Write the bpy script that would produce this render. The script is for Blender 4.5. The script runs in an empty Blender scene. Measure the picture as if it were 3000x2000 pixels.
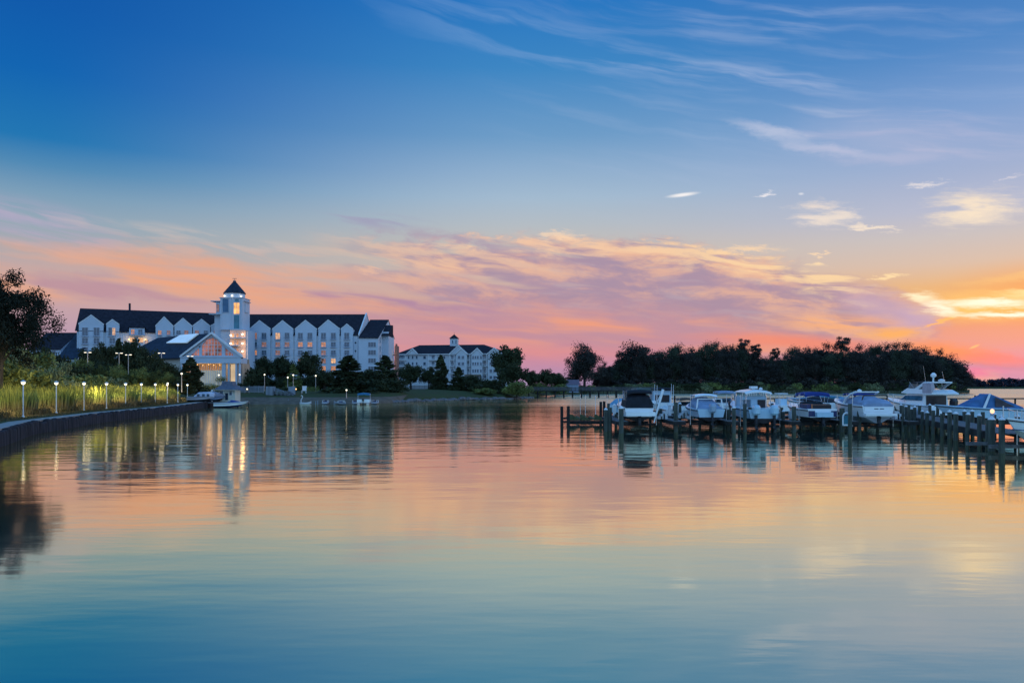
import bpy, math, random
import numpy as np
from mathutils import Matrix, Vector
C = bpy.data.collections.new("place"); bpy.context.scene.collection.children.link(C)
scene = bpy.context.scene
R = math.radians
# ---------------------------------------------------------------- camera
F, V0, CX, H = 2200.0, 1133.0, 1500.0, 3.6      # focal length in photo pixels, horizon row, centre column, eye height (m)
cd = bpy.data.cameras.new("camera"); cam = bpy.data.objects.new("camera", cd); C.objects.link(cam)
cam.location = (0, 0, H); cam.rotation_euler = (R(90), 0, 0)
cd.sensor_width = 36; cd.lens = F / 3000 * 36; cd.shift_y = (V0 - 1000) / 3000
cd.clip_start = 0.2; cd.clip_end = 20000
scene.camera = cam
scene.view_settings.view_transform = 'Standard'; scene.view_settings.look = 'None'
scene.view_settings.exposure = 0; scene.view_settings.gamma = 1
scene.cycles.max_bounces = 6; scene.cycles.transparent_max_bounces = 6
scene.cycles.sample_clamp_indirect = 4
def lin(c):
    return tuple(((v/255)/12.92 if v <= 10 else (((v/255)+0.055)/1.055)**2.4) for v in c)
# ---------------------------------------------------------------- sky (procedural, by compass direction and elevation)
def AE(u, v):                                    # photo pixel -> azimuth, elevation in degrees
    return math.degrees(math.atan((u-CX)/F)), math.degrees(math.atan((V0-v)/math.hypot(F, u-CX)))
world = bpy.data.worlds.new("World"); scene.world = world; world.use_nodes = True
nt = world.node_tree; nt.nodes.clear(); L = nt.links
def N(t, **k):
    n = nt.nodes.new(t)
    for a, b in k.items(): setattr(n, a, b)
    return n
def put(sock, val):
    if isinstance(val, bpy.types.NodeSocket): L.new(val, sock)
    else: sock.default_value = val
def M(op, a, b=0.0, c=0.0, clamp=False):
    n = N('ShaderNodeMath', operation=op, use_clamp=clamp)
    put(n.inputs[0], a); put(n.inputs[1], b); put(n.inputs[2], c); return n.outputs[0]
def MR(v, a, b, c=0.0, d=1.0, smooth=True):
    n = N('ShaderNodeMapRange', interpolation_type='SMOOTHSTEP' if smooth else 'LINEAR')
    put(n.inputs['Value'], v); put(n.inputs['From Min'], a); put(n.inputs['From Max'], b)
    put(n.inputs['To Min'], c); put(n.inputs['To Max'], d); return n.outputs[0]
def MIX(f, a, b):
    n = N('ShaderNodeMix', data_type='RGBA'); n.clamp_factor = True
    put(n.inputs['Factor'], f)
    put(n.inputs[6], a if isinstance(a, bpy.types.NodeSocket) else (*a, 1)); put(n.inputs[7], b if isinstance(b, bpy.types.NodeSocket) else (*b, 1))
    return n.outputs[2]
def RAMP(f, stops, lo, hi):
    n = N('ShaderNodeValToRGB'); r = n.color_ramp; r.interpolation = 'EASE' if False else 'LINEAR'
    st = sorted((min(1, max(0, (p-lo)/(hi-lo))), c) for p, c in stops)
    while len(r.elements) > 1: r.elements.remove(r.elements[-1])
    r.elements[0].position = st[0][0]; r.elements[0].color = (*lin(st[0][1]), 1)
    for p, c in st[1:]:
        e = r.elements.new(p); e.color = (*lin(c), 1)
    L.new(MR(f, lo, hi, smooth=False), n.inputs[0]); return n.outputs[0]
tc = N('ShaderNodeTexCoord'); nrm = N('ShaderNodeVectorMath', operation='NORMALIZE'); L.new(tc.outputs['Generated'], nrm.inputs[0])
sx = N('ShaderNodeSeparateXYZ'); L.new(nrm.outputs[0], sx.inputs[0])
az = M('MULTIPLY', M('ARCTAN2', sx.outputs[0], sx.outputs[1]), 57.29578)
el = M('MULTIPLY', M('ARCSINE', sx.outputs[2]), 57.29578)
azw = M('ABSOLUTE', az)
def VEC(x, y, z=0.0):
    n = N('ShaderNodeCombineXYZ'); put(n.inputs[0], x); put(n.inputs[1], y); put(n.inputs[2], z); return n.outputs[0]
pos = VEC(az, el)
def MAP(v, loc=(0, 0), rot=0.0, scale=(1, 1)):
    n = N('ShaderNodeMapping', vector_type='TEXTURE'); L.new(v, n.inputs[0])
    n.inputs['Location'].default_value = (loc[0], loc[1], 0); n.inputs['Rotation'].default_value = (0, 0, R(rot))
    n.inputs['Scale'].default_value = (scale[0], scale[1], 1); return n.outputs[0]
def NOISE(v, scale, detail=4, rough=0.55, dist=0.0, col=False):
    n = N('ShaderNodeTexNoise'); L.new(v, n.inputs['Vector']); n.inputs['Scale'].default_value = scale
    n.inputs['Detail'].default_value = detail; n.inputs['Roughness'].default_value = rough; n.inputs['Distortion'].default_value = dist
    return n.outputs['Color' if col else 'Fac']
# drifting streaks: descending gently to the right, fine and coarse
nw = NOISE(MAP(pos, (3, 7), -8, (3.2, 1.0)), 0.4, 3, 0.5, 0, True)
def VM(op, a, b=None, s=None):
    n = N('ShaderNodeVectorMath', operation=op); put(n.inputs[0], a)
    if b is not None: put(n.inputs[1], b)
    if s is not None: n.inputs['Scale'].default_value = s
    return n.outputs[0]
off = VM('MULTIPLY', VM('SUBTRACT', nw, (0.5, 0.5, 0.5)), (5.0, 1.0, 0))
wp = VM('ADD', pos, off)                                              # softly warped direction
wfine = VM('ADD', pos, VM('MULTIPLY', VM('SUBTRACT', NOISE(MAP(pos, (1, 2), -6, (3.2, 1)), 1.6, 5, 0.65, 0, True), (0.5, 0.5, 0.5)), (3.0, 0.7, 0)))
str_c = NOISE(MAP(wp, (0, 0), -5, (10, 1.15)), 0.62, 3.5, 0.52)             # coarse streaks
str_f = NOISE(MAP(wp, (0, 0), -8, (8, 1)), 1.7, 4, 0.55)             # fine streaks
str_h = NOISE(MAP(wp, (5, 3), -12, (12, 1)), 0.95, 5, 0.56)           # high cirrus fibres
puff = NOISE(MAP(wp, (0, 0), -4, (2.6, 1)), 0.9, 7, 0.64)
puff2 = NOISE(MAP(wp, (9, 4), -6, (3.4, 1)), 0.62, 7, 0.62)
wrag = VM('ADD', pos, VM('MULTIPLY', VM('SUBTRACT', NOISE(MAP(pos, (4, 2), -7, (4, 1)), 2.2, 7, 0.7, 0, True), (0.5, 0.5, 0.5)), (5.0, 1.7, 0)))
def col(u, rows):
    return [(AE(u, v)[1], c) for v, c in rows]
base_l = RAMP(el, col(100, [(1100, (176, 146, 184)), (1000, (182, 152, 178)), (900, (194, 160, 168)), (840, (200, 166, 160)), (780, (194, 166, 164)), (720, (164, 168, 176)), (640, (146, 166, 182)), (560, (120, 156, 184)), (480, (78, 136, 180)), (400, (24, 116, 178)), (200, (0, 98, 176)), (0, (0, 88, 170)), (-500, (0, 74, 156))]), 0, 45)
base_c = RAMP(el, col(1500, [(1120, (158, 142, 182)), (1075, (186, 138, 172)), (1030, (214, 138, 150)), (960, (204, 150, 156)), (880, (208, 164, 154)), (800, (202, 182, 172)), (730, (196, 186, 178)), (660, (178, 186, 194)), (580, (160, 184, 206)), (500, (140, 172, 204)), (400, (106, 154, 198)), (200, (56, 132, 194)), (0, (28, 116, 192)), (-600, (6, 88, 172))]), 0, 45)
base_r = RAMP(el, col(2900, [(1120, (200, 150, 186)), (1075, (216, 146, 170)), (1020, (224, 150, 158)), (960, (232, 154, 120)), (900, (238, 172, 106)), (830, (230, 180, 126)), (760, (214, 188, 170)), (680, (198, 190, 190)), (600, (178, 184, 206)), (450, (148, 170, 208)), (300, (118, 156, 206)), (100, (72, 132, 196)), (-50, (60, 122, 190)), (-500, (30, 100, 180))]), 0, 45)
fl = MR(az, -33, 2); fr = MR(az, 2, 33)
base = MIX(fr, MIX(fl, base_l, base_c), base_r)
def stroke(u, v, w, h, rot, vec=None, lo=1.0, hi=0.15):              # soft ellipse centred at a photo direction; sizes in photo pixels
    a, e = AE(u, v); k = 38.4 * (1 + ((u-CX)/F)**2)
    ln = N('ShaderNodeVectorMath', operation='LENGTH'); L.new(MAP(vec or wp, (a, e), rot, (w/k, h/38.4)), ln.inputs[0])
    return MR(ln.outputs['Value'], lo, hi)
def curve_az(pts):                                                   # elevation of a cloud edge as a function of azimuth
    n = N('ShaderNodeFloatCurve'); cu = n.mapping.curves[0]
    q = [((AE(u, v)[0]+40)/80, AE(u, v)[1]/30) for u, v in pts]
    cu.points[0].location = (0, q[0][1]); cu.points[1].location = (1, q[-1][1])
    for p in q: cu.points.new(*p)
    n.mapping.update(); L.new(M('MULTIPLY', M('ADD', az, 40), 1/80), n.inputs['Value']); return M('MULTIPLY', n.outputs[0], 30)
sky = base
# ---- low orange and pink streaks on the left and over the hotel
def band(pts, thick, soft):
    e0 = curve_az(pts); d = M('SUBTRACT', el, e0)
    return d
dL = M('SUBTRACT', M('ADD', el, M('MULTIPLY', M('SUBTRACT', puff, 0.5), 2.2)), curve_az([(0, 790), (400, 800), (800, 830), (1200, 880), (1600, 930), (2000, 965), (2400, 1000), (3000, 1040)]))
mL = M('MULTIPLY', MR(M('ABSOLUTE', dL), 2.6, 0.3), M('MULTIPLY', MR(str_c, 0.42, 0.64), MR(az, 24, 8)))
sky = MIX(M('MULTIPLY', mL, 0.85), sky, lin((240, 164, 124)))
mG = M('MULTIPLY', MR(M('ABSOLUTE', M('ADD', dL, -1.6)), 1.6, 0.1), M('MULTIPLY', MR(str_f, 0.46, 0.64), MR(az, 20, 4)))
sky = MIX(M('MULTIPLY', mG, 0.35), sky, lin((232, 176, 152)))
mP = M('MULTIPLY', MR(M('ABSOLUTE', M('ADD', dL, 1.1)), 1.4, 0.1), MR(str_c, 0.56, 0.42))
sky = MIX(M('MULTIPLY', mP, 0.55), sky, lin((178, 128, 156)))
# upper left mauve patch
m1 = M('MULTIPLY', stroke(60, 640, 420, 75, -7), MR(str_f, 0.35, 0.62)); sky = MIX(M('MULTIPLY', m1, 0.75), sky, lin((176, 166, 196)))
m2 = M('MULTIPLY', stroke(560, 690, 640, 30, -3), MR(str_f, 0.42, 0.66)); sky = MIX(M('MULTIPLY', m2, 0.5), sky, lin((206, 190, 184)))
# ---- the big bank
edge = curve_az([(600, 720), (900, 672), (1150, 690), (1350, 690), (1500, 684), (1750, 690), (2000, 706), (2200, 744), (2400, 790), (2560, 832), (2660, 880), (2740, 960), (2900, 1060), (3000, 1100)])
dB = M('SUBTRACT', M('ADD', edge, M('MULTIPLY', M('SUBTRACT', puff, 0.5), 3.2)), el)
left_fade = MR(az, -17, -3)
mB = M('MULTIPLY', MR(dB, -0.3, 1.2), M('MULTIPLY', left_fade, MR(M('ADD', str_c, M('MULTIPLY', az, 0.006)), 0.34, 0.46)))
inner = MIX(M('MULTIPLY', MR(M('ADD', M('MULTIPLY', str_c, 0.5), M('MULTIPLY', puff2, 0.5)), 0.44, 0.60), MR(dB, 7.0, 0.5, 0.35, 1.0)), lin((170, 140, 164)), lin((234, 180, 152)))
inner = MIX(M('MULTIPLY', MR(puff2, 0.56, 0.38), 0.7), inner, lin((158, 136, 164)))
inner = MIX(M('MULTIPLY', MR(str_f, 0.50, 0.72), 0.4), inner, lin((184, 172, 184)))
low = MIX(MR(str_c, 0.42, 0.66), lin((190, 142, 158)), lin((236, 154, 126)))
inner = MIX(MR(dB, 4.0, 7.0), inner, low)
sky = MIX(M('MULTIPLY', mB, MR(dB, 9.5, 6.6, 0.15, 0.92)), sky, inner)
rim = M('MULTIPLY', M('MULTIPLY', MR(dB, 0.0, 0.55), MR(dB, 2.1, 0.7)), M('MULTIPLY', M('MULTIPLY', left_fade, MR(az, 28, 25)), MR(str_f, 0.38, 0.58)))
sky = MIX(M('MULTIPLY', rim, 0.85), sky, MIX(MR(az, 0, 26), lin((244, 198, 164)), lin((255, 218, 164))))
m3 = M('MULTIPLY', stroke(1330, 712, 420, 34, -7, None), MR(puff, 0.38, 0.6)); sky = MIX(M('MULTIPLY', m3, 0.75), sky, lin((168, 148, 172)))
m3 = M('MULTIPLY', stroke(1090, 645, 190, 28, -4), MR(str_f, 0.40, 0.6)); sky = MIX(M('MULTIPLY', m3, 0.8), sky, lin((158, 156, 184)))
m3 = M('MULTIPLY', stroke(1330, 770, 460, 44, -3), MR(str_f, 0.36, 0.6)); sky = MIX(M('MULTIPLY', m3, 0.75), sky, lin((238, 192, 160)))
m3 = M('MULTIPLY', stroke(1150, 885, 520, 16, -4), MR(str_f, 0.3, 0.6)); sky = MIX(M('MULTIPLY', m3, 0.8), sky, lin((170, 130, 164)))
# glow around where the sun went down, mauve gap under the bright cloud
sky = MIX(M('MULTIPLY', stroke(3100, 872, 520, 120, 0, pos, 1.0, 0.0), 0.78), sky, lin((246, 158, 92)))
sky = MIX(M('MULTIPLY', stroke(2600, 905, 230, 70, -22, wfine), 0.85), sky, lin((186, 158, 184)))
sky = MIX(M('MULTIPLY', stroke(2700, 925, 120, 52, 12, wfine), 0.9), sky, lin((192, 164, 190)))
sky = MIX(M('MULTIPLY', stroke(2880, 985, 330, 62, 0), 0.6), sky, lin((232, 158, 140)))
sky = MIX(M('MULTIPLY', M('MULTIPLY', stroke(2440, 945, 260, 40, -3), MR(str_f, 0.3, 0.55)), 0.75), sky, lin((250, 176, 118)))
sky = MIX(M('MULTIPLY', M('MULTIPLY', stroke(2360, 1005, 460, 34, -4), MR(str_c, 0.3, 0.5)), 0.7), sky, lin((246, 134, 104)))
sky = MIX(M('MULTIPLY', stroke(2620, 975, 130, 26, 0, wfine), 0.8), sky, lin((252, 176, 88)))
sky = MIX(M('MULTIPLY', stroke(2780, 1030, 220, 34, -10, wfine), 0.85), sky, lin((250, 146, 92)))
sky = MIX(M('MULTIPLY', stroke(2920, 1052, 170, 24, -8, wfine), 0.7), sky, lin((246, 130, 124)))
sky = MIX(M('MULTIPLY', stroke(2860, 1090, 110, 26, 0, wfine), 0.8), sky, lin((232, 122, 164)))
# thin contrail curling off the bright cloud and a short one below
sky = MIX(M('MULTIPLY', stroke(2770, 938, 110, 6, 16, wfine, 1.0, 0.3), 0.9), sky, lin((255, 186, 110)))
sky = MIX(M('MULTIPLY', stroke(2855, 1015, 22, 4, 24, pos, 1.0, 0.3), 0.9), sky, lin((255, 190, 130)))
# bright cloud, lit from below the horizon
def bright(mask, c, g):
    global sky
    sky = MIX(mask, sky, tuple(x*g for x in lin(c)))
bw = VM('ADD', pos, VM('MULTIPLY', VM('SUBTRACT', NOISE(MAP(pos, (1, 2), -4, (5, 1)), 1.6, 6, 0.66, 0, True), (0.5, 0.5, 0.5)), (4.0, 1.3, 0)))
bright(M('MULTIPLY', stroke(2900, 892, 300, 58, -2, bw), 0.8), (255, 206, 120), 1.0)
bright(stroke(2700, 866, 74, 18, -8, bw, 1.0, 0.05), (255, 240, 200), 1.0)
bright(stroke(2900, 884, 215, 17, -3, bw, 1.0, 0.05), (255, 247, 220), 1.08)
bright(stroke(2760, 900, 90, 22, -22, bw, 1.0, 0.05), (255, 244, 216), 1.05)
bright(stroke(2950, 921, 230, 13, -2, bw, 1.0, 0.1), (255, 246, 222), 1.08)
bright(M('MULTIPLY', stroke(2950, 905, 90, 9, -2, bw), 0.8), (250, 184, 100), 1.0)
bright(M('MULTIPLY', stroke(3000, 857, 120, 16, -5, bw), 0.8), (255, 226, 160), 1.0)
bright(M('MULTIPLY', stroke(2990, 810, 240, 14, 3, bw), 0.35), (255, 206, 130), 1.0)
# ---- small clouds
def small(u, v, w, h, rot, c, k=1.0, n=None, vec=None):
    global sky
    m = stroke(u, v, w, h, rot, vec or wrag, 1.0, 0.12)
    if n is not None: m = M('MULTIPLY', m, MR(n, 0.34, 0.56))
    sky = MIX(M('MULTIPLY', m, k), sky, lin(c))
small(2000, 571, 62, 7.5, 4, (244, 240, 240), 1.0, None, pos)
small(2248, 573, 42, 9, 2, (236, 232, 236), 0.95, None)
small(2347, 568, 12, 5, -5, (220, 222, 232), 0.8, None, pos)
small(2400, 628, 112, 46, -6, (236, 220, 208), 0.9, str_f); small(2440, 640, 100, 26, -6, (240, 224, 208), 0.7)
small(2560, 668, 110, 10, -9, (244, 226, 206), 0.9, None)
small(2850, 612, 190, 62, -4, (246, 226, 200), 0.95, str_f)
small(2720, 540, 80, 10, -3, (226, 220, 222), 0.8, str_f)
small(2960, 525, 60, 7, 10, (214, 210, 220), 0.6, None)
small(2380, 786, 70, 12, 2, (255, 222, 176), 0.9, str_f); small(2410, 748, 26, 6, 3, (250, 216, 178), 0.8, None)
small(2200, 732, 130, 14, -2, (252, 214, 172), 0.8, str_f); small(2600, 812, 70, 9, 2, (255, 222, 170), 0.9, str_f)
small(1090, 792, 60, 12, -3, (240, 190, 160), 0.6, None)
small(1630, 690, 110, 14, 2, (250, 214, 180), 0.7, str_f)
# ---- high cirrus
cir = MR(str_h, 0.40, 0.66)
def cirrus(u, v, w, h, rot, k, c=(176, 186, 216), vec=None):
    global sky
    sky = MIX(M('MULTIPLY', M('MULTIPLY', stroke(u, v, w, h, rot, vec, 1.0, 0.1), cir), k), sky, lin(c))
cirrus(1500, 110, 620, 110, -13, 0.42, (128, 166, 214))
cirrus(1880, 185, 420, 34, -9, 0.55, (158, 182, 218))
cirrus(2250, 235, 620, 44, -9, 0.55, (160, 180, 218))
cirrus(2300, 60, 520, 70, -4, 0.4, (140, 168, 212))
cirrus(2340, 402, 300, 24, -17, 0.35, (196, 200, 222), wfine)
sky = MIX(M('MULTIPLY', stroke(2260, 388, 190, 26, -20, wfine, 1.0, 0.0), 0.6), sky, lin((190, 198, 222)))
sky = MIX(M('MULTIPLY', stroke(2430, 440, 230, 18, -14, wfine, 1.0, 0.0), 0.6), sky, lin((194, 198, 222)))
sky = MIX(M('MULTIPLY', stroke(2640, 462, 260, 22, -3, wfine, 1.0, 0.0), 0.4), sky, lin((190, 190, 216)))
sky = MIX(M('MULTIPLY', stroke(2600, 400, 400, 90, -12, wfine, 1.0, 0.0), 0.35), sky, lin((180, 186, 214)))
cirrus(2640, 400, 420, 100, -10, 0.62, (182, 184, 214))
cirrus(2420, 330, 230, 26, -8, 0.5, (176, 190, 218))
cirrus(2850, 440, 330, 36, -4, 0.4, (190, 190, 214))
sky = MIX(M('MULTIPLY', MR(el, 8, 22), M('MULTIPLY', MR(str_h, 0.45, 0.75), M('MULTIPLY', MR(az, -6, 12), 0.16))), sky, lin((190, 200, 226)))
# ---- the eastern sky behind the viewer: pale blue, the light the white walls catch
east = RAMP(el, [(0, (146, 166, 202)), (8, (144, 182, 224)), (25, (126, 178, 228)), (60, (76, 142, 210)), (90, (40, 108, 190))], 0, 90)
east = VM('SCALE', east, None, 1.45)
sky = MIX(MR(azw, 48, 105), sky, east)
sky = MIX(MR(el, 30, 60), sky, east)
bg = N('ShaderNodeBackground'); L.new(sky, bg.inputs[0]); bg.inputs[1].default_value = 1.0
# the clear-air part of the light, from the Sky Texture with the sun just under the horizon
st = N('ShaderNodeTexSky', sky_type='NISHITA'); st.sun_disc = False; st.sun_elevation = R(1.0); st.sun_rotation = R(42); st.air_density = 1.2
bg2 = N('ShaderNodeBackground'); L.new(st.outputs[0], bg2.inputs[0]); bg2.inputs[1].default_value = 0.012
ad = N('ShaderNodeAddShader'); L.new(bg.outputs[0], ad.inputs[0]); L.new(bg2.outputs[0], ad.inputs[1])
wo = N('ShaderNodeOutputWorld'); L.new(ad.outputs[0], wo.inputs[0])
world.cycles.sampling_method = 'MANUAL'; world.cycles.sample_map_resolution = 512
# the last glow of the sun, just under the right-hand horizon
sd = bpy.data.lights.new("sun", 'SUN'); sd.energy = 0.3; sd.angle = R(20); sd.color = (1.0, 0.62, 0.36)
so = bpy.data.objects.new("sun", sd); C.objects.link(so); 
so.rotation_euler = Vector((math.sin(R(75)), math.cos(R(75)), math.tan(R(4)))).to_track_quat('Z', 'Y').to_euler()
# ---------------------------------------------------------------- materials
_m = {}
def mat(name, c, rough=0.6, var=0.12, scale=3.0, metal=0.0, emit=None, es=1.0, spec=0.4, bump=0.0, stretch=(1, 1, 1), c2=None):
    if name in _m: return _m[name]
    m = bpy.data.materials.new(name); m.use_nodes = True; t = m.node_tree; b = t.nodes['Principled BSDF']
    co = t.nodes.new('ShaderNodeTexCoord'); mp = t.nodes.new('ShaderNodeMapping'); mp.inputs['Scale'].default_value = stretch
    n = t.nodes.new('ShaderNodeTexNoise'); n.inputs['Scale'].default_value = scale; n.inputs['Detail'].default_value = 5
    t.links.new(co.outputs['Object'], mp.inputs[0]); t.links.new(mp.outputs[0], n.inputs['Vector'])
    r = t.nodes.new('ShaderNodeValToRGB'); t.links.new(n.outputs['Fac'], r.inputs[0])
    d = c2 or tuple(x*(1-var*2) for x in c)
    r.color_ramp.elements[0].position = 0.3; r.color_ramp.elements[1].position = 0.7
    r.color_ramp.elements[0].color = (*d, 1); r.color_ramp.elements[1].color = (*(min(1, x*(1+var)) for x in c), 1)
    t.links.new(r.outputs[0], b.inputs['Base Color'])
    b.inputs['Roughness'].default_value = rough; b.inputs['Metallic'].default_value = metal; b.inputs['Specular IOR Level'].default_value = spec
    if emit:
        b.inputs['Emission Strength'].default_value = es
        r2 = t.nodes.new('ShaderNodeValToRGB'); t.links.new(n.outputs['Fac'], r2.inputs[0])
        r2.color_ramp.elements[0].position = 0.35; r2.color_ramp.elements[1].position = 0.65
        r2.color_ramp.elements[0].color = (*(x*(1-var*2) for x in emit), 1); r2.color_ramp.elements[1].color = (*emit, 1)
        t.links.new(r2.outputs[0], b.inputs['Emission Color'])
    if bump:
        bp = t.nodes.new('ShaderNodeBump'); bp.inputs['Strength'].default_value = bump; bp.inputs['Distance'].default_value = 0.05
        t.links.new(n.outputs['Fac'], bp.inputs['Height']); t.links.new(bp.outputs[0], b.inputs['Normal'])
    _m[name] = m; return m
# ---------------------------------------------------------------- mesh builder
class MB:
    def __init__(s): s.v = []; s.f = []
    def add(s, vs, fs):
        o = len(s.v); s.v += [tuple(p) for p in vs]; s.f += [tuple(i+o for i in f) for f in fs]; return s
    def box(s, x0, x1, y0, y1, z0, z1):
        return s.add([(x0,y0,z0),(x1,y0,z0),(x1,y1,z0),(x0,y1,z0),(x0,y0,z1),(x1,y0,z1),(x1,y1,z1),(x0,y1,z1)],
                     [(0,3,2,1),(4,5,6,7),(0,1,5,4),(1,2,6,5),(2,3,7,6),(3,0,4,7)])
    def quad(s, *p): return s.add(p, [tuple(range(len(p)))])
    def prism(s, pts, a, b, axis='y'):            # outline of (x,z) pulled along y, or (x,y) along z, or (y,z) along x
        n = len(pts)
        f = {'y': lambda p, t: (p[0], t, p[1]), 'z': lambda p, t: (p[0], p[1], t), 'x': lambda p, t: (t, p[0], p[1])}[axis]
        vs = [f(p, a) for p in pts] + [f(p, b) for p in pts]
        return s.add(vs, [tuple(range(n)), tuple(range(2*n-1, n-1, -1))] + [(i, i+n, (i+1) % n+n, (i+1) % n) for i in range(n)])
    def tube(s, p0, p1, r0, r1=None, n=8):
        r1 = r0 if r1 is None else r1; p0 = Vector(p0); p1 = Vector(p1); d = (p1-p0).normalized()
        a = d.orthogonal().normalized(); b = d.cross(a); vs = []
        for p, r in ((p0, r0), (p1, r1)):
            vs += [p + (a*math.cos(2*math.pi*i/n) + b*math.sin(2*math.pi*i/n))*r for i in range(n)]
        return s.add(vs, [tuple(range(n-1, -1, -1)), tuple(range(n, 2*n))] + [(i, (i+1) % n, (i+1) % n+n, i+n) for i in range(n)])
    def path(s, pts, r, n=6):
        for a, b in zip(pts[:-1], pts[1:]): s.tube(a, b, r, r, n)
        return s
    def lathe(s, prof, cx=0, cy=0, n=12):
        vs = []; m = len(prof)
        for r, z in prof: vs += [(cx+r*math.cos(2*math.pi*i/n), cy+r*math.sin(2*math.pi*i/n), z) for i in range(n)]
        fs = [(k*n+i, k*n+(i+1) % n, (k+1)*n+(i+1) % n, (k+1)*n+i) for k in range(m-1) for i in range(n)]
        return s.add(vs, fs + [tuple(range(n-1, -1, -1)), tuple(range((m-1)*n, m*n))])
    def loft(s, rings, caps=True, closed=True):
        n = len(rings[0]); m = len(rings); vs = [p for r in rings for p in r]; q = n if closed else n-1
        fs = [(k*n+i, k*n+(i+1) % n, (k+1)*n+(i+1) % n, (k+1)*n+i) for k in range(m-1) for i in range(q)]
        if caps: fs += [tuple(range(n-1, -1, -1)), tuple(range((m-1)*n, m*n))]
        return s.add(vs, fs)
    def mesh(s, name, m, xf=None, smooth=False):
        me = bpy.data.meshes.new(name); vs = s.v if xf is None else [tuple(xf @ Vector(p)) for p in s.v]
        me.from_pydata(vs, [], s.f); me.materials.append(m)
        if smooth: me.polygons.foreach_set('use_smooth', [True]*len(me.polygons))
        me.update(); return me
    def build(s, name, m, parent=None, xf=None, smooth=False, loc=None):
        o = bpy.data.objects.new(name, s.mesh(name, m, xf, smooth)); C.objects.link(o)
        if parent: o.parent = parent
        if loc is not None: o.location = loc
        return o
def tag(o, label=None, cat=None, group=None, kind=None):
    if label: o['label'] = label
    if cat: o['category'] = cat
    if group: o['group'] = group
    if kind: o['kind'] = kind
    return o
def empty(name, loc, rz=0.0, label=None, cat=None, group=None):
    o = bpy.data.objects.new(name, None); C.objects.link(o); o.location = loc; o.rotation_euler = (0, 0, rz)
    o.empty_display_size = 0.3
    return tag(o, label, cat, group)
def dup(root, loc, rz=None, label=None, group=None, scale=None):
    r = root.copy(); C.objects.link(r); r.location = loc
    if rz is not None: r.rotation_euler = (0, 0, rz)
    if scale: r.scale = scale
    if label: r['label'] = label
    if group: r['group'] = group
    for ch in list(root.children):
        c = ch.copy(); C.objects.link(c); c.parent = r
        for g in list(ch.children):
            d = g.copy(); C.objects.link(d); d.parent = c
    return r
def at(u, d, z=0.0): return ((u-CX)/F*d, d, z)
def zv(v, d): return H - (v-V0)/F*d
def dz(v, z=0.0): return (H-z)*F/(v-V0)           # distance of a point at height z seen at row v
# ---------------------------------------------------------------- water
m = bpy.data.materials.new('water'); m.use_nodes = True; t = m.node_tree; t.nodes.clear()
def wn(tp, **k):
    n = t.nodes.new(tp)
    for a, b in k.items(): setattr(n, a, b)
    return n
geo = wn('ShaderNodeNewGeometry')
def wmap(sc, rot=0.0, loc=(0, 0, 0)):
    q = wn('ShaderNodeMapping'); q.inputs['Scale'].default_value = sc; q.inputs['Rotation'].default_value = (0, 0, R(rot)); q.inputs['Location'].default_value = loc
    t.links.new(geo.outputs['Position'], q.inputs[0]); return q.outputs[0]
def wnoise(vec, scale, det, rough=0.5):
    n = wn('ShaderNodeTexNoise'); t.links.new(vec, n.inputs['Vector']); n.inputs['Scale'].default_value = scale; n.inputs['Detail'].default_value = det; n.inputs['Roughness'].default_value = rough
    return n.outputs['Fac']
def wm(op, a, b=0.0, c=0.0):
    n = wn('ShaderNodeMath', operation=op)
    for s_, v_ in zip(n.inputs, (a, b, c)):
        if isinstance(v_, bpy.types.NodeSocket): t.links.new(v_, s_)
        else: s_.default_value = v_
    return n.outputs[0]
def wmr(v, a, b, c, d):
    n = wn('ShaderNodeMapRange', interpolation_type='SMOOTHSTEP'); t.links.new(v, n.inputs[0])
    for i, q in enumerate((a, b, c, d)): n.inputs[i+1].default_value = q
    return n.outputs[0]
sp = wn('ShaderNodeSeparateXYZ'); t.links.new(geo.outputs['Position'], sp.inputs[0])
px, py = sp.outputs[0], sp.outputs[1]
w1 = wnoise(wmap((0.35, 1.0, 1), 6), 0.55, 3, 0.5)                # slow swell, crests running across
w2 = wnoise(wmap((0.30, 1.0, 1), -5, (7, 3, 0)), 1.5, 3, 0.5)     # ripples
patch = wnoise(wmap((0.25, 1.0, 1), 3, (40, 10, 0)), 0.05, 3, 0.5)
calm = wmr(py, 14, 60, 0.25, 1.0)                                # smoothed by the long exposure near the viewer
breeze = wm('MULTIPLY', wmr(py, 80, 170, 0, 1), wmr(wm('ADD', px, wm('MULTIPLY', py, -0.05)), -12, 14, 0, 1))  # a light wind roughens the open river
bands = wm('MULTIPLY', wmr(wnoise(wmap((0.02, 0.5, 1), 1, (3, 0, 0)), 0.28, 2, 0.5), 0.63, 0.67, 0, 1), wmr(py, 100, 135, 0, 1))
hgt = wm('ADD', wm('MULTIPLY', w1, 0.07), wm('MULTIPLY', wm('MULTIPLY', w2, wmr(patch, 0.40, 0.62, 0.4, 1.0)), 0.03))
bp = wn('ShaderNodeBump'); bp.inputs['Distance'].default_value = 1.0
t.links.new(wm('MULTIPLY', calm, 0.6), bp.inputs['Strength']); t.links.new(hgt, bp.inputs['Height'])
gl = wn('ShaderNodeBsdfGlossy'); gl.inputs['Color'].default_value = (1.0, 0.905, 0.63, 1)
t.links.new(bp.outputs[0], gl.inputs['Normal'])
rg = wm('ADD', wmr(patch, 0.35, 0.65, 0.05, 0.085), wm('ADD', wm('MULTIPLY', breeze, 0.2), wm('MULTIPLY', bands, 0.1)))
t.links.new(rg, gl.inputs['Roughness'])
df = wn('ShaderNodeBsdfDiffuse'); df.inputs['Color'].default_value = (0.005, 0.23, 0.27, 1)
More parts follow.
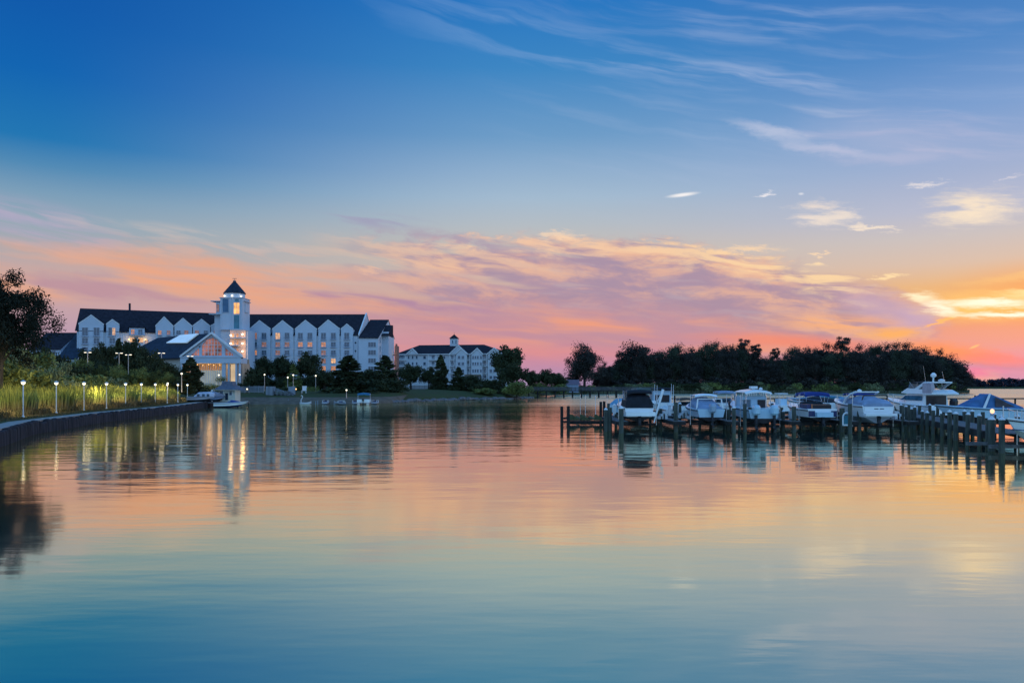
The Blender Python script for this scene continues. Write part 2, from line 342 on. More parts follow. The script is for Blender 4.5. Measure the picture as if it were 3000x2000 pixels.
lw = wn('ShaderNodeFresnel'); lw.inputs['IOR'].default_value = 1.33
fac = wmr(lw.outputs[0], 0.05, 0.45, 0.74, 0.97)
mx = wn('ShaderNodeMixShader'); t.links.new(fac, mx.inputs[0]); t.links.new(df.outputs[0], mx.inputs[1]); t.links.new(gl.outputs[0], mx.inputs[2])
t.links.new(mx.outputs[0], wn('ShaderNodeOutputMaterial').inputs[0])
water_mat = m
wb = MB(); wb.quad((-7000, -300, 0), (7000, -300, 0), (7000, 12000, 0), (-7000, 12000, 0))
tag(wb.build('water', water_mat), kind='structure')
# ---------------------------------------------------------------- land
rnd = random.Random(7)
M_grass = mat('lawn grass', (0.045, 0.06, 0.02), 0.9, 0.3, 0.5, spec=0.1, c2=(0.07, 0.06, 0.03))
M_sand = mat('beach sand', (0.17, 0.125, 0.09), 0.9, 0.2, 0.8, spec=0.1)
M_conc = mat('pale concrete', (0.34, 0.31, 0.28), 0.75, 0.12, 2.0, bump=0.2)
M_wood = mat('weathered wood', (0.10, 0.078, 0.066), 0.85, 0.3, 6.0, stretch=(1, 1, 0.15), bump=0.4)
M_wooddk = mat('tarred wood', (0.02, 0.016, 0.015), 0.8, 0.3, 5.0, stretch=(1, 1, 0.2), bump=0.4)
M_dock = mat('dock boards', (0.16, 0.15, 0.15), 0.8, 0.25, 4.0, stretch=(1, 6, 1), bump=0.3)
M_pile = mat('green treated pile', (0.075, 0.085, 0.07), 0.8, 0.3, 5.0, stretch=(1, 1, 0.2), bump=0.4)
M_white = mat('white paint', (0.78, 0.78, 0.78), 0.45, 0.04, 1.5)
M_cap = mat('pale cap plastic', (0.7, 0.72, 0.74), 0.4, 0.05, 3)
M_metal = mat('grey metal', (0.45, 0.46, 0.47), 0.35, 0.08, 3, metal=0.7)
M_rock = mat('rip rap stone', (0.17, 0.15, 0.15), 0.85, 0.3, 2.5, bump=0.5)
BW = [(x*1.104, y*1.104) for x, y in [(-20, 22), (-25, 34), (-29, 42.6), (-33.2, 51.5), (-38, 69.5), (-39.4, 77.6), (-42.4, 94), (-47, 112), (-51.5, 129)]]
#  x, y, inland direction, profile, depth factor
SH = [(-16, -40, (-1, 0), 0, 1), (-22.1, 24.3, (-1, 0), 0, 1)] + [(x, y, (-1, 0.06), 0, 1) for x, y in BW[1:-1]] + [(*BW[-1], (-1, 0.3), 0, 1),
      (-59, 148, (-0.7, 0.7), 1, 1), (-58, 154, (-0.4, 0.9), 1, 1), (-48, 156, (-0.2, 1), 1, 1), (-38, 154, (0, 1), 1, 1), (-31.6, 158, (0, 1), 1, 1),
      (-27.5, 167, (0, 1), 1, 1), (-26, 178, (0, 1), 2, 1), (-21.4, 189, (0, 1), 2, 1), (-12.3, 207, (0, 1), 2, 1), (-3, 215, (0, 1), 2, 1), (4.5, 236, (0, 1), 2, 1),
      (8, 280, (0, 1), 3, 1), (18, 330, (0, 1), 3, 1), (36, 370, (0, 1), 3, 0.8), (60, 392, (0, 1), 3, 0.5), (110, 400, (0, 1), 3, 0.25), (180, 400, (0, 1), 3, 0.2),
      (232, 402, (0, 1), 3, 0.2), (246, 412, (-0.2, 1), 3, 0.14), (252, 428, (-0.6, 1), 3, 0.06)]
OFFS = [0, 2, 5, 9, 15, 25, 45, 90, 300, 1500]
PROF = {0: [.95, .95, .97, 1.15, 1.7, 2.6, 3.2, 3.2, 3.2, 3.2], 1: [-0.25, 0.4, 0.85, 1.35, 2.1, 2.5, 2.8, 2.8, 2.8, 2.8],
        2: [-0.3, 0.7, 1.2, 1.6, 2.2, 2.5, 2.8, 2.8, 2.8, 2.8], 3: [-0.3, 0.25, 0.5, 0.8, 1.0, 1.2, 1.5, 1.8, 2.0, 2.0]}
cols = []
for a, b in zip(SH[:-1], SH[1:]):
    n = max(1, int(math.hypot(b[0]-a[0], b[1]-a[1])/4))
    for i in range(n):
        f = i/n; g = f*f*(3-2*f)
        cols.append((a[0]+(b[0]-a[0])*f, a[1]+(b[1]-a[1])*f, a[2][0]+(b[2][0]-a[2][0])*f, a[2][1]+(b[2][1]-a[2][1])*f,
                     [p+(q-p)*g for p, q in zip(PROF[a[3]], PROF[b[3]])], a[4]+(b[4]-a[4])*f))
gb = MB(); rr = []
for x, y, dx, dy, pr, k in cols:
    rr.append([(x+dx*o*k, y+dy*o*k, z + (rnd.uniform(-.06, .06) if 2 < j < 8 else 0)) for j, (o, z) in enumerate(zip(OFFS, pr))])
gb.loft(rr, caps=False, closed=False)
tag(gb.build('ground', M_grass, smooth=True), kind='structure')
bb = MB(); bb.loft([[(p[0], p[1], p[2]+0.006) for p in r[:4]] for r, c in zip(rr, cols) if 134 < c[1] < 180 and c[0] < -24], caps=False, closed=False)
tag(bb.build('beach', M_sand, smooth=True), kind='structure')
def off_line(pts, d):                              # polyline shifted inland (to the left of travel)
    out = []
    for i, p in enumerate(pts):
        a = pts[max(0, i-1)]; b = pts[min(len(pts)-1, i+1)]; tx, ty = b[0]-a[0], b[1]-a[1]; l = math.hypot(tx, ty)
        out.append((p[0]-ty/l*d, p[1]+tx/l*d))
    return out
pb = MB(); A_, B_ = off_line(BW, 0.35), off_line(BW, 1.3)
for i in range(len(BW)-1): pb.quad((*A_[i], 0.976), (*A_[i+1], 0.976), (*B_[i+1], 0.976), (*B_[i], 0.976))
tag(pb.build('promenade_path', M_conc), kind='structure')
# bulkhead wall: planks behind a row of piles, under a pale cap
bk = empty('bulkhead', (-33.2, 51.5, 0), 0, 'long dark timber bulkhead of round piles along the promenade', 'bulkhead')
def loc(o): return Matrix.Translation(-Vector(o.location))
wl = MB()
for i in range(len(BW)-1):
    a, b = BW[i], BW[i+1]; c, d = off_line(BW, 0.3)[i], off_line(BW, 0.3)[i+1]
    a, b = off_line(BW, 0.1)[i], off_line(BW, 0.1)[i+1]; wl.loft([[(*a, -1), (*a, .87), (*c, .87), (*c, -1)], [(*b, -1), (*b, .87), (*d, .87), (*d, -1)]])
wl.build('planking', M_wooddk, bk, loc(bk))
cpm = MB(); P1, P2 = off_line(BW, 0.02), off_line(BW, 0.42)
for i in range(len(BW)-1):
    cpm.loft([[(*P1[i], 0.875), (*P1[i], 0.985), (*P2[i], 0.985), (*P2[i], 0.875)], [(*P1[i+1], 0.875), (*P1[i+1], 0.985), (*P2[i+1], 0.985), (*P2[i+1], 0.875)]])
cpm.build('cap', M_conc, bk, loc(bk))
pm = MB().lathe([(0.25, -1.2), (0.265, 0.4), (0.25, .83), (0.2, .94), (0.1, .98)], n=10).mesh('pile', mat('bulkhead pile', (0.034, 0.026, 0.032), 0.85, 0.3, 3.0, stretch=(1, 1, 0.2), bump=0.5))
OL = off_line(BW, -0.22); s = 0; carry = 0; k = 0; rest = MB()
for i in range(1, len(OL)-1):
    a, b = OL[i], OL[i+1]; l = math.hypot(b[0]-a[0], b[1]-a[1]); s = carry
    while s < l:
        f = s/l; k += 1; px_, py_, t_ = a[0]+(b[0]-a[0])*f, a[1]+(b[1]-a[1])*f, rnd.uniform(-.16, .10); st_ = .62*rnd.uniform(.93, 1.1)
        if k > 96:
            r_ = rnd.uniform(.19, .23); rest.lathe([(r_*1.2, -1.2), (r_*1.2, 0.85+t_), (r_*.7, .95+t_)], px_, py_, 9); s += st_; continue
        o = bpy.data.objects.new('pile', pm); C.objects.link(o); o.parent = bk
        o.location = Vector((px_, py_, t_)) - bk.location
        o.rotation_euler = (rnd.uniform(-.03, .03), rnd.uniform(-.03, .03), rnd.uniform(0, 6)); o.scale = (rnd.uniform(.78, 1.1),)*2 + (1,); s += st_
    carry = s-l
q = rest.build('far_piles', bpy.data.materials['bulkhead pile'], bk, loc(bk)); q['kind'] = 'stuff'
# ---------------------------------------------------------------- reeds and verge
def blades(name, m, pts, hfun, w, seed, lean=0.15):
    rg = np.random.default_rng(seed); n = len(pts); P = np.array(pts); h = np.array([hfun(*p) for p in pts])*rg.uniform(.7, 1.12, n)
    a = rg.uniform(0, math.pi, n); lx = rg.normal(0, lean, n)*h; ly = rg.normal(0, lean, n)*h; ww = w*rg.uniform(.7, 1.4, n)
    V = np.zeros((n, 5, 3)); dx, dy = np.cos(a)*ww, np.sin(a)*ww
    for j, (t, q) in enumerate(((0, 1), (0, -1), (0.6, -0.9), (0.6, 0.9), (1, 0))):
        V[:, j, 0] = P[:, 0] + dx*q + lx*t*t; V[:, j, 1] = P[:, 1] + dy*q + ly*t*t; V[:, j, 2] = P[:, 2] + h*t*(1 if t < 1 else 0.97)
    me = bpy.data.meshes.new(name); base = np.arange(n)[:, None]*5
    fs = np.concatenate([base+[0, 1, 2, 3], base+[3, 2, 4, 4]], 1)
    quads = (base+[0, 1, 2, 3]).tolist(); tris = (base+[3, 2, 4]).tolist()
    me.from_pydata(V.reshape(-1, 3).tolist(), [], quads+tris); me.materials.append(m); me.update()
    o = bpy.data.objects.new(name, me); C.objects.link(o); return o
def reed_mat(name, top, mid, low, h0, h1):
    m = bpy.data.materials.new(name); m.use_nodes = True; t = m.node_tree; b = t.nodes['Principled BSDF']; b.inputs['Roughness'].default_value = 0.7; b.inputs['Specular IOR Level'].default_value = 0.2
    g = t.nodes.new('ShaderNodeNewGeometry'); sp = t.nodes.new('ShaderNodeSeparateXYZ'); t.links.new(g.outputs['Position'], sp.inputs[0])
    n = t.nodes.new('ShaderNodeTexNoise'); n.inputs['Scale'].default_value = 0.7; n.inputs['Detail'].default_value = 4; t.links.new(g.outputs['Position'], n.inputs['Vector'])
    ad = t.nodes.new('ShaderNodeMath'); ad.operation = 'MULTIPLY_ADD'; t.links.new(n.outputs['Fac'], ad.inputs[0]); ad.inputs[1].default_value = 1.6; t.links.new(sp.outputs[2], ad.inputs[2])
    mr = t.nodes.new('ShaderNodeMapRange'); t.links.new(ad.outputs[0], mr.inputs[0]); mr.inputs[1].default_value = h0+0.8; mr.inputs[2].default_value = h1+0.8
    r = t.nodes.new('ShaderNodeValToRGB'); t.links.new(mr.outputs[0], r.inputs[0]); e = r.color_ramp.elements
    e[0].color = (*low, 1); e[1].color = (*top, 1); q = e.new(0.45); q.color = (*mid, 1)
    t.links.new(r.outputs[0], b.inputs['Base Color']); return m
M_reed = reed_mat('reed', (0.36, 0.33, 0.06), (0.16, 0.20, 0.05), (0.22, 0.14, 0.085), 1.2, 4.0)
def wall_x(y):
    for a, b in zip(BW[:-1], BW[1:]):
        if a[1] <= y <= b[1]: return a[0]+(b[0]-a[0])*(y-a[1])/(b[1]-a[1])
    return BW[0][0] if y < BW[0][1] else BW[-1][0]
def bank_z(o): return float(np.interp(o, OFFS, PROF[0]))
pts = []
for i in range(30000):
    y = rnd.uniform(38, 136); o = 5.4 + abs(rnd.gauss(0, 3.6)) + 0.8*math.sin(y*0.6)
    if o < 15: pts.append((wall_x(y)-o, y, bank_z(o)-0.03))
tag(blades('reeds', M_reed, pts, lambda x, y, z: 2.25+0.3*math.sin(y*.5)+0.35*math.sin(x*1.3+y*.23)+.25*math.sin(y*1.7+x), 0.035, 3), 'tall green reeds with brown bases growing behind the promenade lamps', 'reeds', kind='stuff')
pts = []
for i in range(26000):
    y = rnd.uniform(36, 140); o = rnd.uniform(2.1, 8.0)
    if o > 4.3 or rnd.random() < 0.55: pts.append((wall_x(y)-o, y, bank_z(o)-0.02))
M_dry = mat('dry grass', (0.14, 0.10, 0.055), 0.9, 0.25, 0.6, spec=0.1, c2=(0.06, 0.07, 0.03))
tag(blades('dry_grass', M_dry, pts, lambda x, y, z: 0.16 if wall_x(y)-x < 4.2 else 0.75, 0.03, 4, 0.35), 'low dry brown grass at the foot of the reeds', 'grass', kind='stuff')
# ---------------------------------------------------------------- trees and shrubs
def leafmat(name, c, c2, sc=0.35):
    return mat(name, c, 0.75, 0.2, sc, spec=0.15, c2=c2)
M_lf_dark = leafmat('dark foliage', (0.055, 0.065, 0.028), (0.026, 0.034, 0.018))
M_lf_mid = leafmat('green foliage', (0.21, 0.23, 0.07), (0.085, 0.105, 0.035))
M_lf_grey = leafmat('grey green foliage', (0.25, 0.26, 0.13), (0.12, 0.145, 0.075))
M_lf_far = leafmat('far foliage', (0.060, 0.054, 0.044), (0.022, 0.022, 0.022), 0.1)
M_lf_wil = leafmat('yellow green foliage', (0.19, 0.20, 0.055), (0.09, 0.11, 0.035))
M_bark = mat('bark', (0.05, 0.04, 0.032), 0.9, 0.3, 4, stretch=(1, 1, .2), bump=0.5)
def leaf_cloud(name, m, centres, radii, per, leaf, seed, flat=1.0):
    rg = np.random.default_rng(seed); c = np.repeat(np.array(centres, float), per, 0); r = np.repeat(np.array(radii, float), per)
    n = len(c); d = rg.normal(0, 1, (n, 3)); d /= np.linalg.norm(d, axis=1)[:, None]; q = rg.uniform(0.05, 1.0, n)**0.62
    P = c + d*(r*q)[:, None]*np.array([1, 1, flat]) + rg.normal(0, .06, (n, 3))*r[:, None]
    a = rg.normal(0, 1, (n, 3)); a /= np.linalg.norm(a, axis=1)[:, None]; b = np.cross(a, rg.normal(0, 1, (n, 3))); b /= np.linalg.norm(b, axis=1)[:, None]
    s = (leaf*rg.uniform(.6, 1.3, n))[:, None]
    V = np.stack([P-a*s, P-b*s*.6, P+a*s, P+b*s*.6], 1).reshape(-1, 3)
    me = bpy.data.meshes.new(name); me.vertices.add(4*n); me.vertices.foreach_set('co', V.ravel()); me.loops.add(4*n)
    me.loops.foreach_set('vertex_index', np.arange(4*n, dtype=np.int32)); me.polygons.add(n)
    me.polygons.foreach_set('loop_start', np.arange(0, 4*n, 4, dtype=np.int32)); me.materials.append(m); me.update(calc_edges=True); return me
def tree(name, kind, w, h, lm, seed, per=70, leaf=0.3, trunk=True, bare=0.18, n=None, rk=1.0):
    """w = crown width, h = height; returns a thing (Empty > trunk, crown) at the origin"""
    rg = random.Random(seed); cs, rs = [], []; W = w/2
    if kind == 'round':
        z0 = h*bare; ch = (h-z0)/2; zc = z0+ch
        for i in range(n or 60):
            a = rg.uniform(0, 2*math.pi); e = math.asin(rg.uniform(-.9, 1)); q = rg.uniform(.35, .86) if i % 3 else rg.uniform(0, .6)
            cs.append((W*q*math.cos(e)*math.cos(a), W*q*math.cos(e)*math.sin(a), zc+ch*q*math.sin(e))); rs.append(W*rg.uniform(.16, .34)*rk)
    elif kind == 'cone':
        for i in range(n or 70):
            t = rg.uniform(0, 1)**1.25; a = rg.uniform(0, 2*math.pi); rad = W*(1-t)**.6*(0.92+.12*math.sin(t*26))
            q = rg.uniform(.3, .85); z = h*(bare*.5+(1-bare*.5)*t*.97); cs.append((rad*q*math.cos(a), rad*q*math.sin(a), z)); rs.append(max(.25, W*(1-t*.72)*rg.uniform(.2, .36)))
    elif kind == 'pine':
        for i in range(n or 26):
            t = rg.uniform(0, 1); a = rg.uniform(0, 2*math.pi); q = rg.uniform(.1, .8)*(1-.35*t); cs.append((W*q*math.cos(a), W*q*math.sin(a), h*(.5+.46*t))); rs.append(W*rg.uniform(.22, .4))
    elif kind == 'bush':
        for i in range(n or 34):
            a = rg.uniform(0, 2*math.pi); e = math.asin(rg.uniform(0, 1)); q = rg.uniform(.3, .82)
            cs.append((W*q*math.cos(e)*math.cos(a), W*q*math.cos(e)*math.sin(a), h*.12+h*.8*q*math.sin(e))); rs.append(min(W, h)*rg.uniform(.18, .36))
    t = empty(name, (0, 0, 0))
    cr = bpy.data.objects.new('crown', leaf_cloud('crown', lm, cs, rs, per, leaf, seed, 0.55 if kind == 'pine' else 0.85)); C.objects.link(cr); cr.parent = t
    tb = MB(); r0 = max(.06, w*.03) if kind != 'bush' else w*.015
    top = (rg.uniform(-.03, .03)*w, rg.uniform(-.03, .03)*w, h*(.6 if kind != 'cone' else .9))
    tb.tube((0, 0, -.4), (top[0]*.5, top[1]*.5, top[2]*.5), r0*1.25, r0*.8, 8); tb.tube((top[0]*.5, top[1]*.5, top[2]*.5), top, r0*.8, r0*.35, 7)
    for i in range(0, len(cs), 3 if kind != 'bush' else 4):
        c = cs[i]; zb = max(h*bare*.6, min(c[2]*.55, top[2]*.95)) if kind != 'cone' else c[2]*.92
        f = zb/max(top[2], .1); tb.tube((top[0]*f, top[1]*f, zb), c, r0*.33, r0*.1, 5)
    tb.build('trunk', M_bark, t)
    t['w0'] = w; t['h0'] = h; return t
protos = {}
def plant(key, u, vtop, wpx, d, zb, label, cat, group=None, rz=None, name=None, wmul=1.0):
    """stand a copy of a prototype so that its top is seen at row vtop and its width spans wpx"""
    p = protos[key]; x, y, _ = at(u, d); h = zv(vtop, d)-zb; w = wpx/F*d*wmul*(1.75 if key[:3] == 'con' else 1.3 if key[:3] == 'oak' else 1.15)
    if key[:4] == 'bush': h *= 1.2
    if key[:3] in ('far', 'oak'): h *= 1.07
    sc = (w/p['w0'], w/p['w0'], h/p['h0'])
    if p.get('used'): r = dup(p, (x, y, zb), rnd.uniform(0, 6.28) if rz is None else rz, scale=sc)
    else:
        p['used'] = 1; r = p; r.location = (x, y, zb); r.rotation_euler = (0, 0, rnd.uniform(0, 6.28) if rz is None else rz); r.scale = sc
    if name: r.name = name
    r['label'] = label; r['category'] = cat
    if group: r['group'] = group
    elif 'group' in r: del r['group']
    return r
protos['oak'] = tree('broadleaf_tree', 'round', 10, 11, M_lf_dark, 11, 120, .28, bare=.04, n=74)
protos['oak2'] = tree('broadleaf_tree', 'round', 9, 10, M_lf_dark, 12, 110, .26, bare=.02, n=70)
protos['oakm'] = tree('broadleaf_tree', 'round', 9, 8, M_lf_mid, 41, 150, .17, bare=.0, n=70)
protos['oakd'] = tree('broadleaf_tree', 'round', 9, 8, leafmat('deep green foliage', (0.09, 0.105, 0.035), (0.04, 0.052, 0.02)), 42, 150, .17, bare=.0, n=70)
protos['con'] = tree('conical_tree', 'cone', 7, 12, M_lf_dark, 13, 100, .28, bare=.02, n=110)
protos['con2'] = tree('conical_tree', 'cone', 5, 9, M_lf_mid, 14, 80, .24, bare=.04, n=80)
protos['bush'] = tree('shrub', 'bush', 6, 4.2, M_lf_mid, 15, 110, .17, n=42)
protos['bush2'] = tree('shrub', 'bush', 6, 4.2, M_lf_grey, 16, 110, .16, n=42)
protos['bush3'] = tree('shrub', 'bush', 6, 4.2, M_lf_wil, 17, 110, .16, n=42)
protos['bushd'] = tree('shrub', 'bush', 6, 4.2, M_lf_dark, 18, 110, .18, n=42)
protos['far1'] = tree('forest_tree', 'round', 15, 22, M_lf_far, 21, 170, .28, bare=.0, n=90, rk=1.3)
protos['far2'] = tree('forest_tree', 'round', 15, 22, M_lf_far, 22, 160, .28, bare=.0, n=80, rk=1.3)
protos['farb'] = tree('understorey_shrub', 'bush', 8, 6, M_lf_far, 25, 120, .28, n=34)
protos['farp'] = tree('forest_pine', 'pine', 12, 24, M_lf_far, 23, 160, .28, n=30)
protos['far3'] = tree('forest_tree', 'round', 15, 22, leafmat('far greenish foliage', (0.062, 0.075, 0.045), (0.026, 0.032, 0.024), 0.1), 26, 150, .28, bare=.0, n=80, rk=1.25)
protos['faro'] = tree('forest_tree', 'round', 20, 20, M_lf_far, 24, 200, .28, bare=.02, n=96, rk=1.15)
# the big dark tree cut by the left edge
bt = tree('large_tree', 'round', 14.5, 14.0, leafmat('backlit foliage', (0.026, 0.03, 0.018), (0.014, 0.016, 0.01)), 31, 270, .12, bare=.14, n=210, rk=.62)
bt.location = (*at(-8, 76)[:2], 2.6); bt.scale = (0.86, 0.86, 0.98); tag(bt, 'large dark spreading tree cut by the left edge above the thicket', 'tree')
# thicket on the bank: rows of shrubs, tallest at the back
sil = [(-60, 950), (0, 960), (60, 978), (110, 1004), (160, 1032), (220, 1042), (270, 1046), (330, 1056), (400, 1068), (470, 1080), (520, 1098)]
def silv(u): return float(np.interp(u, [a for a, b in sil], [b for a, b in sil]))
TH = 'shrubs of the thicket behind the reeds'
for row, (doff, dv, key) in enumerate(((34, 0, 0), (26, 22, 1), (19, 48, 2), (13, 74, 3))):
    u = -70 + row*17
    while u < 520 - row*20:
        # distance along this row: the wall offset seen at u
        d = 60.0
        for _ in range(30): d = d*0.6 + 0.4*((wall_x(min(d, 142))-doff)*F/(u-CX))
        d = max(50, min(d, 180))
        vt = min(silv(u)+dv+rnd.uniform(-9, 9), 1128); zb = bank_z(doff)-.1
        wp_ = rnd.uniform(4.8, 7.2)/d*F; ky = rnd.choice([['bush', 'bushd', 'bush'], ['bush', 'bushd', 'bush2'], ['bush', 'bush2', 'bush2'], ['bush2', 'bush', 'bush3']][row])
        plant(ky, u, vt, wp_*1.15, d, zb, {'bush': 'leafy mid green shrub in the thicket on the left bank', 'bushd': 'dark green shrub in the thicket on the left bank', 'bush2': 'grey green shrub in the thicket on the left bank', 'bush3': 'yellowish green shrub low in the thicket on the left bank'}[ky], 'shrub',
              {'bush': 'mid green', 'bushd': 'dark', 'bush2': 'grey green', 'bush3': 'yellowish'}[ky] + ' ' + TH)
        u += wp_*0.6
# trees between thicket and hotel, from left to right
for i, (key, u, vt, w, d, zb, lab) in enumerate([
    ('oak', 268, 1010, 62, 168, 2.8, 'leftmost dark tree before the hotel, below its big left gable'),
    ('oak', 305, 996, 56, 172, 2.8, 'round dark tree below the small single gable of the hotel'),
    ('con', 348, 990, 48, 176, 2.8, 'narrow pointed dark tree left of the yellow lit hotel balcony'),
    ('oak', 388, 982, 62, 178, 2.8, 'tallest dark tree, right under the yellow lit hotel balcony'),
    ('oak2', 432, 1014, 70, 165, 2.8, 'broad dark tree against the dark roof of the pavilion'),
    ('oak', 470, 1046, 64, 150, 2.8, 'round tree behind the brightest double street lamp'),
    ('oak2', 508, 1066, 56, 150, 2.8, 'low tree between the thicket and the pavilion wall'),
    ('con', 560, 1046, 66, 145, 2.5, 'dark egg shaped tree standing before the left end of the pavilion'),
    ('bushd', 735, 1070, 96, 195, 2.6, 'dark broad evergreen clump just right of the pavilion'),
    ('oak', 775, 1038, 54, 215, 2.8, 'dark tree rising behind the evergreen clump beside the pavilion'),
    ('oak', 822, 1036, 64, 215, 2.8, 'dark round tree between two others before the hotel windows'),
    ('con2', 859, 1066, 40, 190, 2.6, 'small lighter green conical tree beside two lit lamps'),
    ('oak', 902, 1025, 66, 212, 2.8, 'tall round dark tree before the middle gables of the hotel'),
    ('oak2', 950, 1078, 60, 200, 2.7, 'low spreading tree under the orange lit ground floor windows'),
    ('con', 1022, 1040, 104, 176, 2.2, 'big wide dark evergreen reaching down to the moored boats'),
    ('con', 1128, 1040, 80, 196, 2.4, 'tall evergreen before the lit end wall of the hotel'),
    ('oak', 1085, 1078, 90, 190, 2.4, 'broad dark tree between two tall evergreens on the shore'),
    ('bushd', 1085, 1108, 110, 182, 1.9, 'wide dark shrub at the water below the evergreens'),
    ('bushd', 1150, 1106, 96, 186, 2.0, 'rounded dark shrub over the stony shore'),
    ('oak', 1204, 1062, 64, 235, 2.6, 'round tree hiding the left end of the apartment block'),
    ('oak2', 1256, 1070, 48, 235, 2.6, 'small round tree before the apartment block'),
    ('con', 1292, 1038, 42, 232, 2.6, 'tall slender conical tree before the apartment block'),
    ('con', 1343, 1074, 44, 228, 2.6, 'shorter conical tree below the cupola of the apartments'),
    ('oak', 1384, 1096, 56, 226, 2.4, 'low dark tree before the apartment entrance'),
    ('bushd', 1400, 1112, 80, 224, 2.0, 'dark shrub mass left of the willowy one'),
    ('bushd', 1452, 1108, 80, 226, 2.0, 'dark shrub behind the willowy rounded one'),
    ('bush', 1420, 1134, 74, 218, 1.4, 'low shrub at the stony point by the water'),
    ('bush3', 1514, 1114, 98, 222, 1.0, 'rounded yellow green willowy bush at the water edge'),
    ('oak', 1490, 1004, 84, 285, 2.4, 'tall open tree at the right end of the apartment block'),
    ('oak2', 1502, 1058, 80, 262, 2.2, 'dense lower tree right of the apartment block'),
    ('oak', 1556, 1082, 44, 300, 1.8, 'small dark tree right of the tall open tree'),
    ('oak2', 1600, 1076, 62, 305, 1.6, 'round topped dark tree above the footbridge'),
    ('oak', 1636, 1090, 48, 310, 1.6, 'low dark tree at the left of the big lone oak'),
    ('bush', 1575, 1118, 70, 300, 1.2, 'low green bush behind the left end of the footbridge'),
    ('bush', 1640, 1122, 70, 305, 1.0, 'low green bush behind the middle of the footbridge'),
    ] + [(k_, u_, v_, 56, 147, 2.4, 'green tree before the street lamps, '+n_) for k_, u_, v_, n_ in (('oakm', 262, 1062, 'by the leftmost double lamp'), ('oakd', 300, 1066, 'left of the close pair of lamps'), ('oakm', 345, 1070, 'under the left lamp of the close pair'), ('oakd', 385, 1086, 'under the dim grey lamp'), ('oakm', 418, 1078, 'left of the edge on lamp'), ('oakd', 452, 1082, 'under the edge on lamp'), ('oakm', 492, 1092, 'right of the brightest lamp'), ('oakd', 524, 1100, 'nearest the egg shaped tree'))] + [('bushd', 742+i*29, rnd.uniform(1092, 1108), 46, 204+i%3, 2.6, 'dark shrub %s at the foot of the hotel trees' % n_) for i, n_ in enumerate(('nearest the pavilion', 'second from the pavilion', 'below the dark round tree', 'beside the light green conical tree', 'behind the close pair of lamps', 'behind the tall round tree', 'behind the right hand lamp post', 'left of the big evergreen', 'under the big evergreen'))]): plant(key, u, vt, w, d, zb, lab, 'tree' if 'bush' not in key else 'shrub')
# forest across the water
def forest(u, vt, w, d, key, lab, grp=None): return plant(key, u, vt, w, d, 1.4, lab, 'tree', grp)
forest(1712, 1012, 116, 392, 'faro', 'lone broad oak silhouette at the left of the far wood')
forest(1862, 990, 118, 418, 'far2', 'tallest open crowned tree at the left end of the far wood')
forest(2270, 1024, 36, 418, 'farp', 'small lone pine top in the dip of the far wood')
forest(2472, 992, 52, 418, 'farp', 'highest flat topped pine over the right half of the far wood')
forest(2180, 998, 44, 418, 'farp', 'flat topped pine left of the dip in the far wood')
forest(2215, 1014, 44, 418, 'farp', 'leaning pine just left of the dip in the far wood')
forest(2832, 1108, 30, 424, 'farp', 'small outermost tree at the right tip of the far wood')
for u, vt, w, k_ in ((1772, 1062, 50, 'far1'), (1748, 1080, 44, 'far2'), (1680, 1088, 46, 'far1')): forest(u, vt, w, 405, k_, 'low dark tree behind the lone oak at '+{1772: 'its right', 1748: 'the foot of its crown', 1680: 'its left'}[u])
rt = [(1800, 1070), (1822, 1034), (1900, 1022), (1935, 1024), (1965, 1016), (1990, 1006), (2020, 1020), (2045, 1024), (2075, 1000), (2108, 1004), (2140, 1002), (2165, 1010), (2198, 1018), (2235, 1044), (2262, 1042),
      (2300, 1038), (2325, 1012), (2352, 1010), (2382, 1012), (2412, 1008), (2440, 1012), (2500, 1012), (2525, 1012), (2552, 1010), (2580, 1006), (2610, 1008), (2640, 1006), (2668, 1006), (2695, 1010), (2722, 1028), (2748, 1026), (2772, 1030), (2795, 1048), (2815, 1080)]
for i, (u, vt) in enumerate(rt):
    forest(u, vt, rnd.uniform(66, 90), 421+rnd.uniform(0, 14), rnd.choice(['far1', 'far2', 'far1', 'far3']), 'dark tree in the skyline of the far wood', 'skyline trees of the far wood')
u = 1790
while u < 2825:
    vt = float(np.interp(u, [a for a, b in rt], [b for a, b in rt]))+rnd.uniform(5, 24)
    forest(u, min(vt, 1112), rnd.uniform(50, 66), 414+rnd.uniform(-3, 4), rnd.choice(['far1', 'far2', 'far3']), 'dark lower tree in front rank of the far wood', 'front rank trees of the far wood')
    u += 27
for i in range(42):
    u = 1782+i*25+rnd.uniform(-8, 8)
    plant('farb', u, rnd.uniform(1092, 1110), rnd.uniform(50, 74), 409, 1.0, 'dark understorey shrub at the foot of the far wood', 'shrub', 'understorey of the far wood')
# marsh shrubs and grass along the far shore
def shore_y(x): 
    q = [(c[0], c[1]) for c in cols if c[0] > 4 and c[1] > 230]; return float(np.interp(x, [a for a, b in q], [b for a, b in q]))
for i in range(46):
    u = 1690+i*25+rnd.uniform(-8, 8)
    d = shore_y((u-CX)/F*390)*1.0; d = max(330, min(d, 402))-0; x = (u-CX)/F*(d+8)
    key = rnd.choice(['bush', 'bush2', 'bushd'])
    plant(key, u, rnd.uniform(1114, 1130), rnd.uniform(40, 66), d+6, 0.9, 'low green marsh shrub before the far wood', 'shrub', 'marsh shrubs before the far wood')
pts = []
for i in range(26000):
    u = rnd.uniform(1560, 2840); d0 = shore_y((u-CX)/F*380); d = d0+rnd.uniform(0.5, 16)
    pts.append(((u-CX)/F*d, d, 0.15+0.03*(d-d0)))
M_marsh = mat('marsh grass', (0.13, 0.13, 0.085), 0.9, 0.25, 0.05, spec=0.1, c2=(0.055, 0.065, 0.045))
